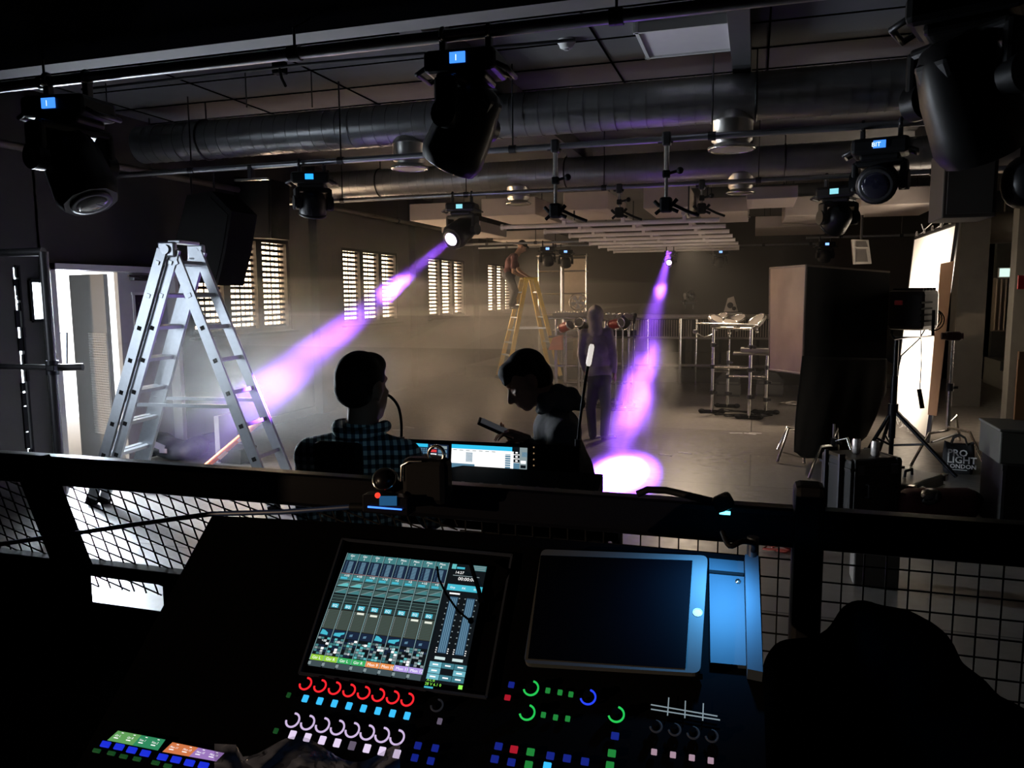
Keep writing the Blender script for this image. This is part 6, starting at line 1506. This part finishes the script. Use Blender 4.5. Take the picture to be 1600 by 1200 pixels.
#light('outdoor_daylight', 'AREA', (-9.0, 6.2, 2.8), (-8.0, 7.0, 0), 60, (.9, .95, 1.0), size=2.6)
light('unseen_doorway_fill', 'AREA', (-6.35, 3.0, 1.7), (-4.5, 5.3, 1.2), 8, (.78, .88, 1.0), shape='RECTANGLE', size=.8, size_y=1.8, spread=math.radians(80))  # added lamp for an unseen doorway past the left edge; wall stays solid
# beams
PUR = (.29, .075, 1.0)
def lens_of(W): return W @ V((0, 0, -.33)), 
S1 = W1 @ V((0, 0, -.31)); T1 = onz(130, 850)
light('purple_beam_source', 'SPOT', S1, T1, 60000, PUR, spot_size=math.radians(7.8), spot_blend=.6, shadow_soft_size=.05)
S2 = V((LAMP2.x, LAMP2.y - .25, LAMP2.z - .25)); S2 = ony(1047, 388, S2.y); T2 = onz(962, 738)
light('upright_beam_source', 'SPOT', S2, T2, 190000, PUR, spot_size=math.radians(4.4), spot_blend=.9, shadow_soft_size=.05)
light('upright_beam_halo', 'SPOT', S2, T2, 14000, PUR, spot_size=math.radians(6.5), spot_blend=1.0, shadow_soft_size=.05)
light('hall_floor_fill', 'SPOT', (-1.0, 12.2, 2.66), (-.3, 10.6, 0), 420, (1.0, .78, .55), spot_size=math.radians(95), spot_blend=1.0, shadow_soft_size=.15)  # added warm fill for the hall floor; no fixture holds it
# warm lamp on the white cloth
ctr_ = (rT + rB + lT + lB) / 4
light('cloth_lamp', 'AREA', ctr_ - nr * .8, ctr_, 125, (1.0, .84, .66), shape='RECTANGLE', size=1.0, size_y=1.9, spread=math.radians(120))
# blue light of the console gooseneck
light('console_lamp_light', 'SPOT', LH + PD * .012 , cp(1100, 960), 3.4, (.10, .48, 1.0), spot_size=math.radians(150), spot_blend=.8, shadow_soft_size=.006)
light('plaid_shirt_fill', 'SPOT', ony(655, 655, RYP + .1), ony(545, 710, 2.6), .45, (.45, .8, 1.0), spot_size=math.radians(52), spot_blend=.8, shadow_soft_size=.01)  # added teal fill on the plaid shirt, floating free of any fixture
# faint work light on the ceiling gear from the far hall
#light('hall_work_light', 'AREA', (-2.6, 12.5, 2.6), (-2.0, 13.2, 0), 160, WARM, size=2.4)

def volume(name, dens, col, g, hetero=None):
    m = bpy.data.materials.new(name); m.use_nodes = True; nt = m.node_tree; nt.nodes.remove(nt.nodes['Principled BSDF'])
    v = nt.nodes.new('ShaderNodeVolumeScatter'); v.inputs['Color'].default_value = (*col, 1); v.inputs['Density'].default_value = dens; v.inputs['Anisotropy'].default_value = g
    nt.links.new(v.outputs[0], nt.nodes['Material Output'].inputs['Volume'])
    if hetero:
        sc_, lo, hi = hetero
        tc = nt.nodes.new('ShaderNodeTexCoord'); n = nt.nodes.new('ShaderNodeTexNoise'); n.inputs['Scale'].default_value = sc_; n.inputs['Detail'].default_value = 3
        mr = nt.nodes.new('ShaderNodeMapRange'); mr.inputs['From Min'].default_value = lo; mr.inputs['From Max'].default_value = hi; mr.inputs['To Max'].default_value = dens
        gr = nt.nodes.new('ShaderNodeTexGradient'); gr.gradient_type = 'SPHERICAL'; nt.links.new(tc.outputs['Object'], gr.inputs['Vector'])
        mu = nt.nodes.new('ShaderNodeMath'); mu.operation = 'MULTIPLY'
        nt.links.new(tc.outputs['Object'], n.inputs['Vector']); nt.links.new(n.outputs['Fac'], mr.inputs['Value']); nt.links.new(mr.outputs['Result'], mu.inputs[0]); nt.links.new(gr.outputs['Fac'], mu.inputs[1]); nt.links.new(mu.outputs[0], v.inputs['Density'])
    return m
def haze(name, lab, c, size, m, ell=False):
    mb = MB()
    o = (mb.ell((0, 0, 0), 1.0, n=20, k=12) if ell else mb.box((0, 0, 0), (2, 2, 2))).build(name, m)
    o.location = c; o.scale = [s / 2 for s in size]
    return tag(o, lab, 'haze', None, 'stuff')
haze('thin_haze', 'thin haze hanging through the window side of the hall', (-2.85, 13.6, 1.45), (6.9, 14.0, 2.8), volume('thin_haze', .006, (.95, .93, .9), .35))
for nm_, top_, de_, lab_ in (('low', 1.25, .035, 'densest low layer of haze lying over the hall floor by the windows'), ('middle', 1.6, .035, 'middle layer of haze at window sill height'), ('upper', 2.05, .022, 'thin upper layer of haze drifting across the windows')):
    haze('low_haze', lab_, (-4.2, 12.6, top_ / 2 + .01), (4.2, 9.8, top_ - .02), volume(nm_ + '_haze', de_, (.95, .92, .88), .35))
for (px, py, d, s, de, lab) in ((640, 610, 10.5, (3.2, 2.6, 1.5), 2.2, 'pale smoke cloud rolling over the floor between the two seated heads'), (455, 590, 7.6, (2.4, 3.4, 1.9), .55, 'smoke cloud lit purple in the slanted beam'), (632, 450, 8.6, (.7, .7, .6), 1.6, 'small purple smoke puff in the slanted beam before the second window'), (1012, 610, 9.6, (.75, 5.6, 1.6), .95, 'tall smoke cloud lit purple in the upright beam'), (1029, 478, 13.2, (.8, .9, .9), .8, 'faint smoke puff high in the upright beam')):
    c = dep(px, py, d); haze('smoke_cloud', lab, c, s, volume('smoke_' + str(px), de, (.95, .93, .9), .3, (1.6, .35, .75)), True)
sc.cycles.max_bounces = 5; sc.cycles.diffuse_bounces = 3; sc.cycles.glossy_bounces = 3; sc.cycles.transmission_bounces = 3; sc.cycles.volume_bounces = 0; sc.cycles.transparent_max_bounces = 6
sc.cycles.caustics_reflective = False; sc.cycles.caustics_refractive = False
sc.cycles.sample_clamp_indirect = 4.0
sc.cycles.use_denoising = True
sc.cycles.volume_step_rate = 1.0; sc.cycles.volume_max_steps = 64
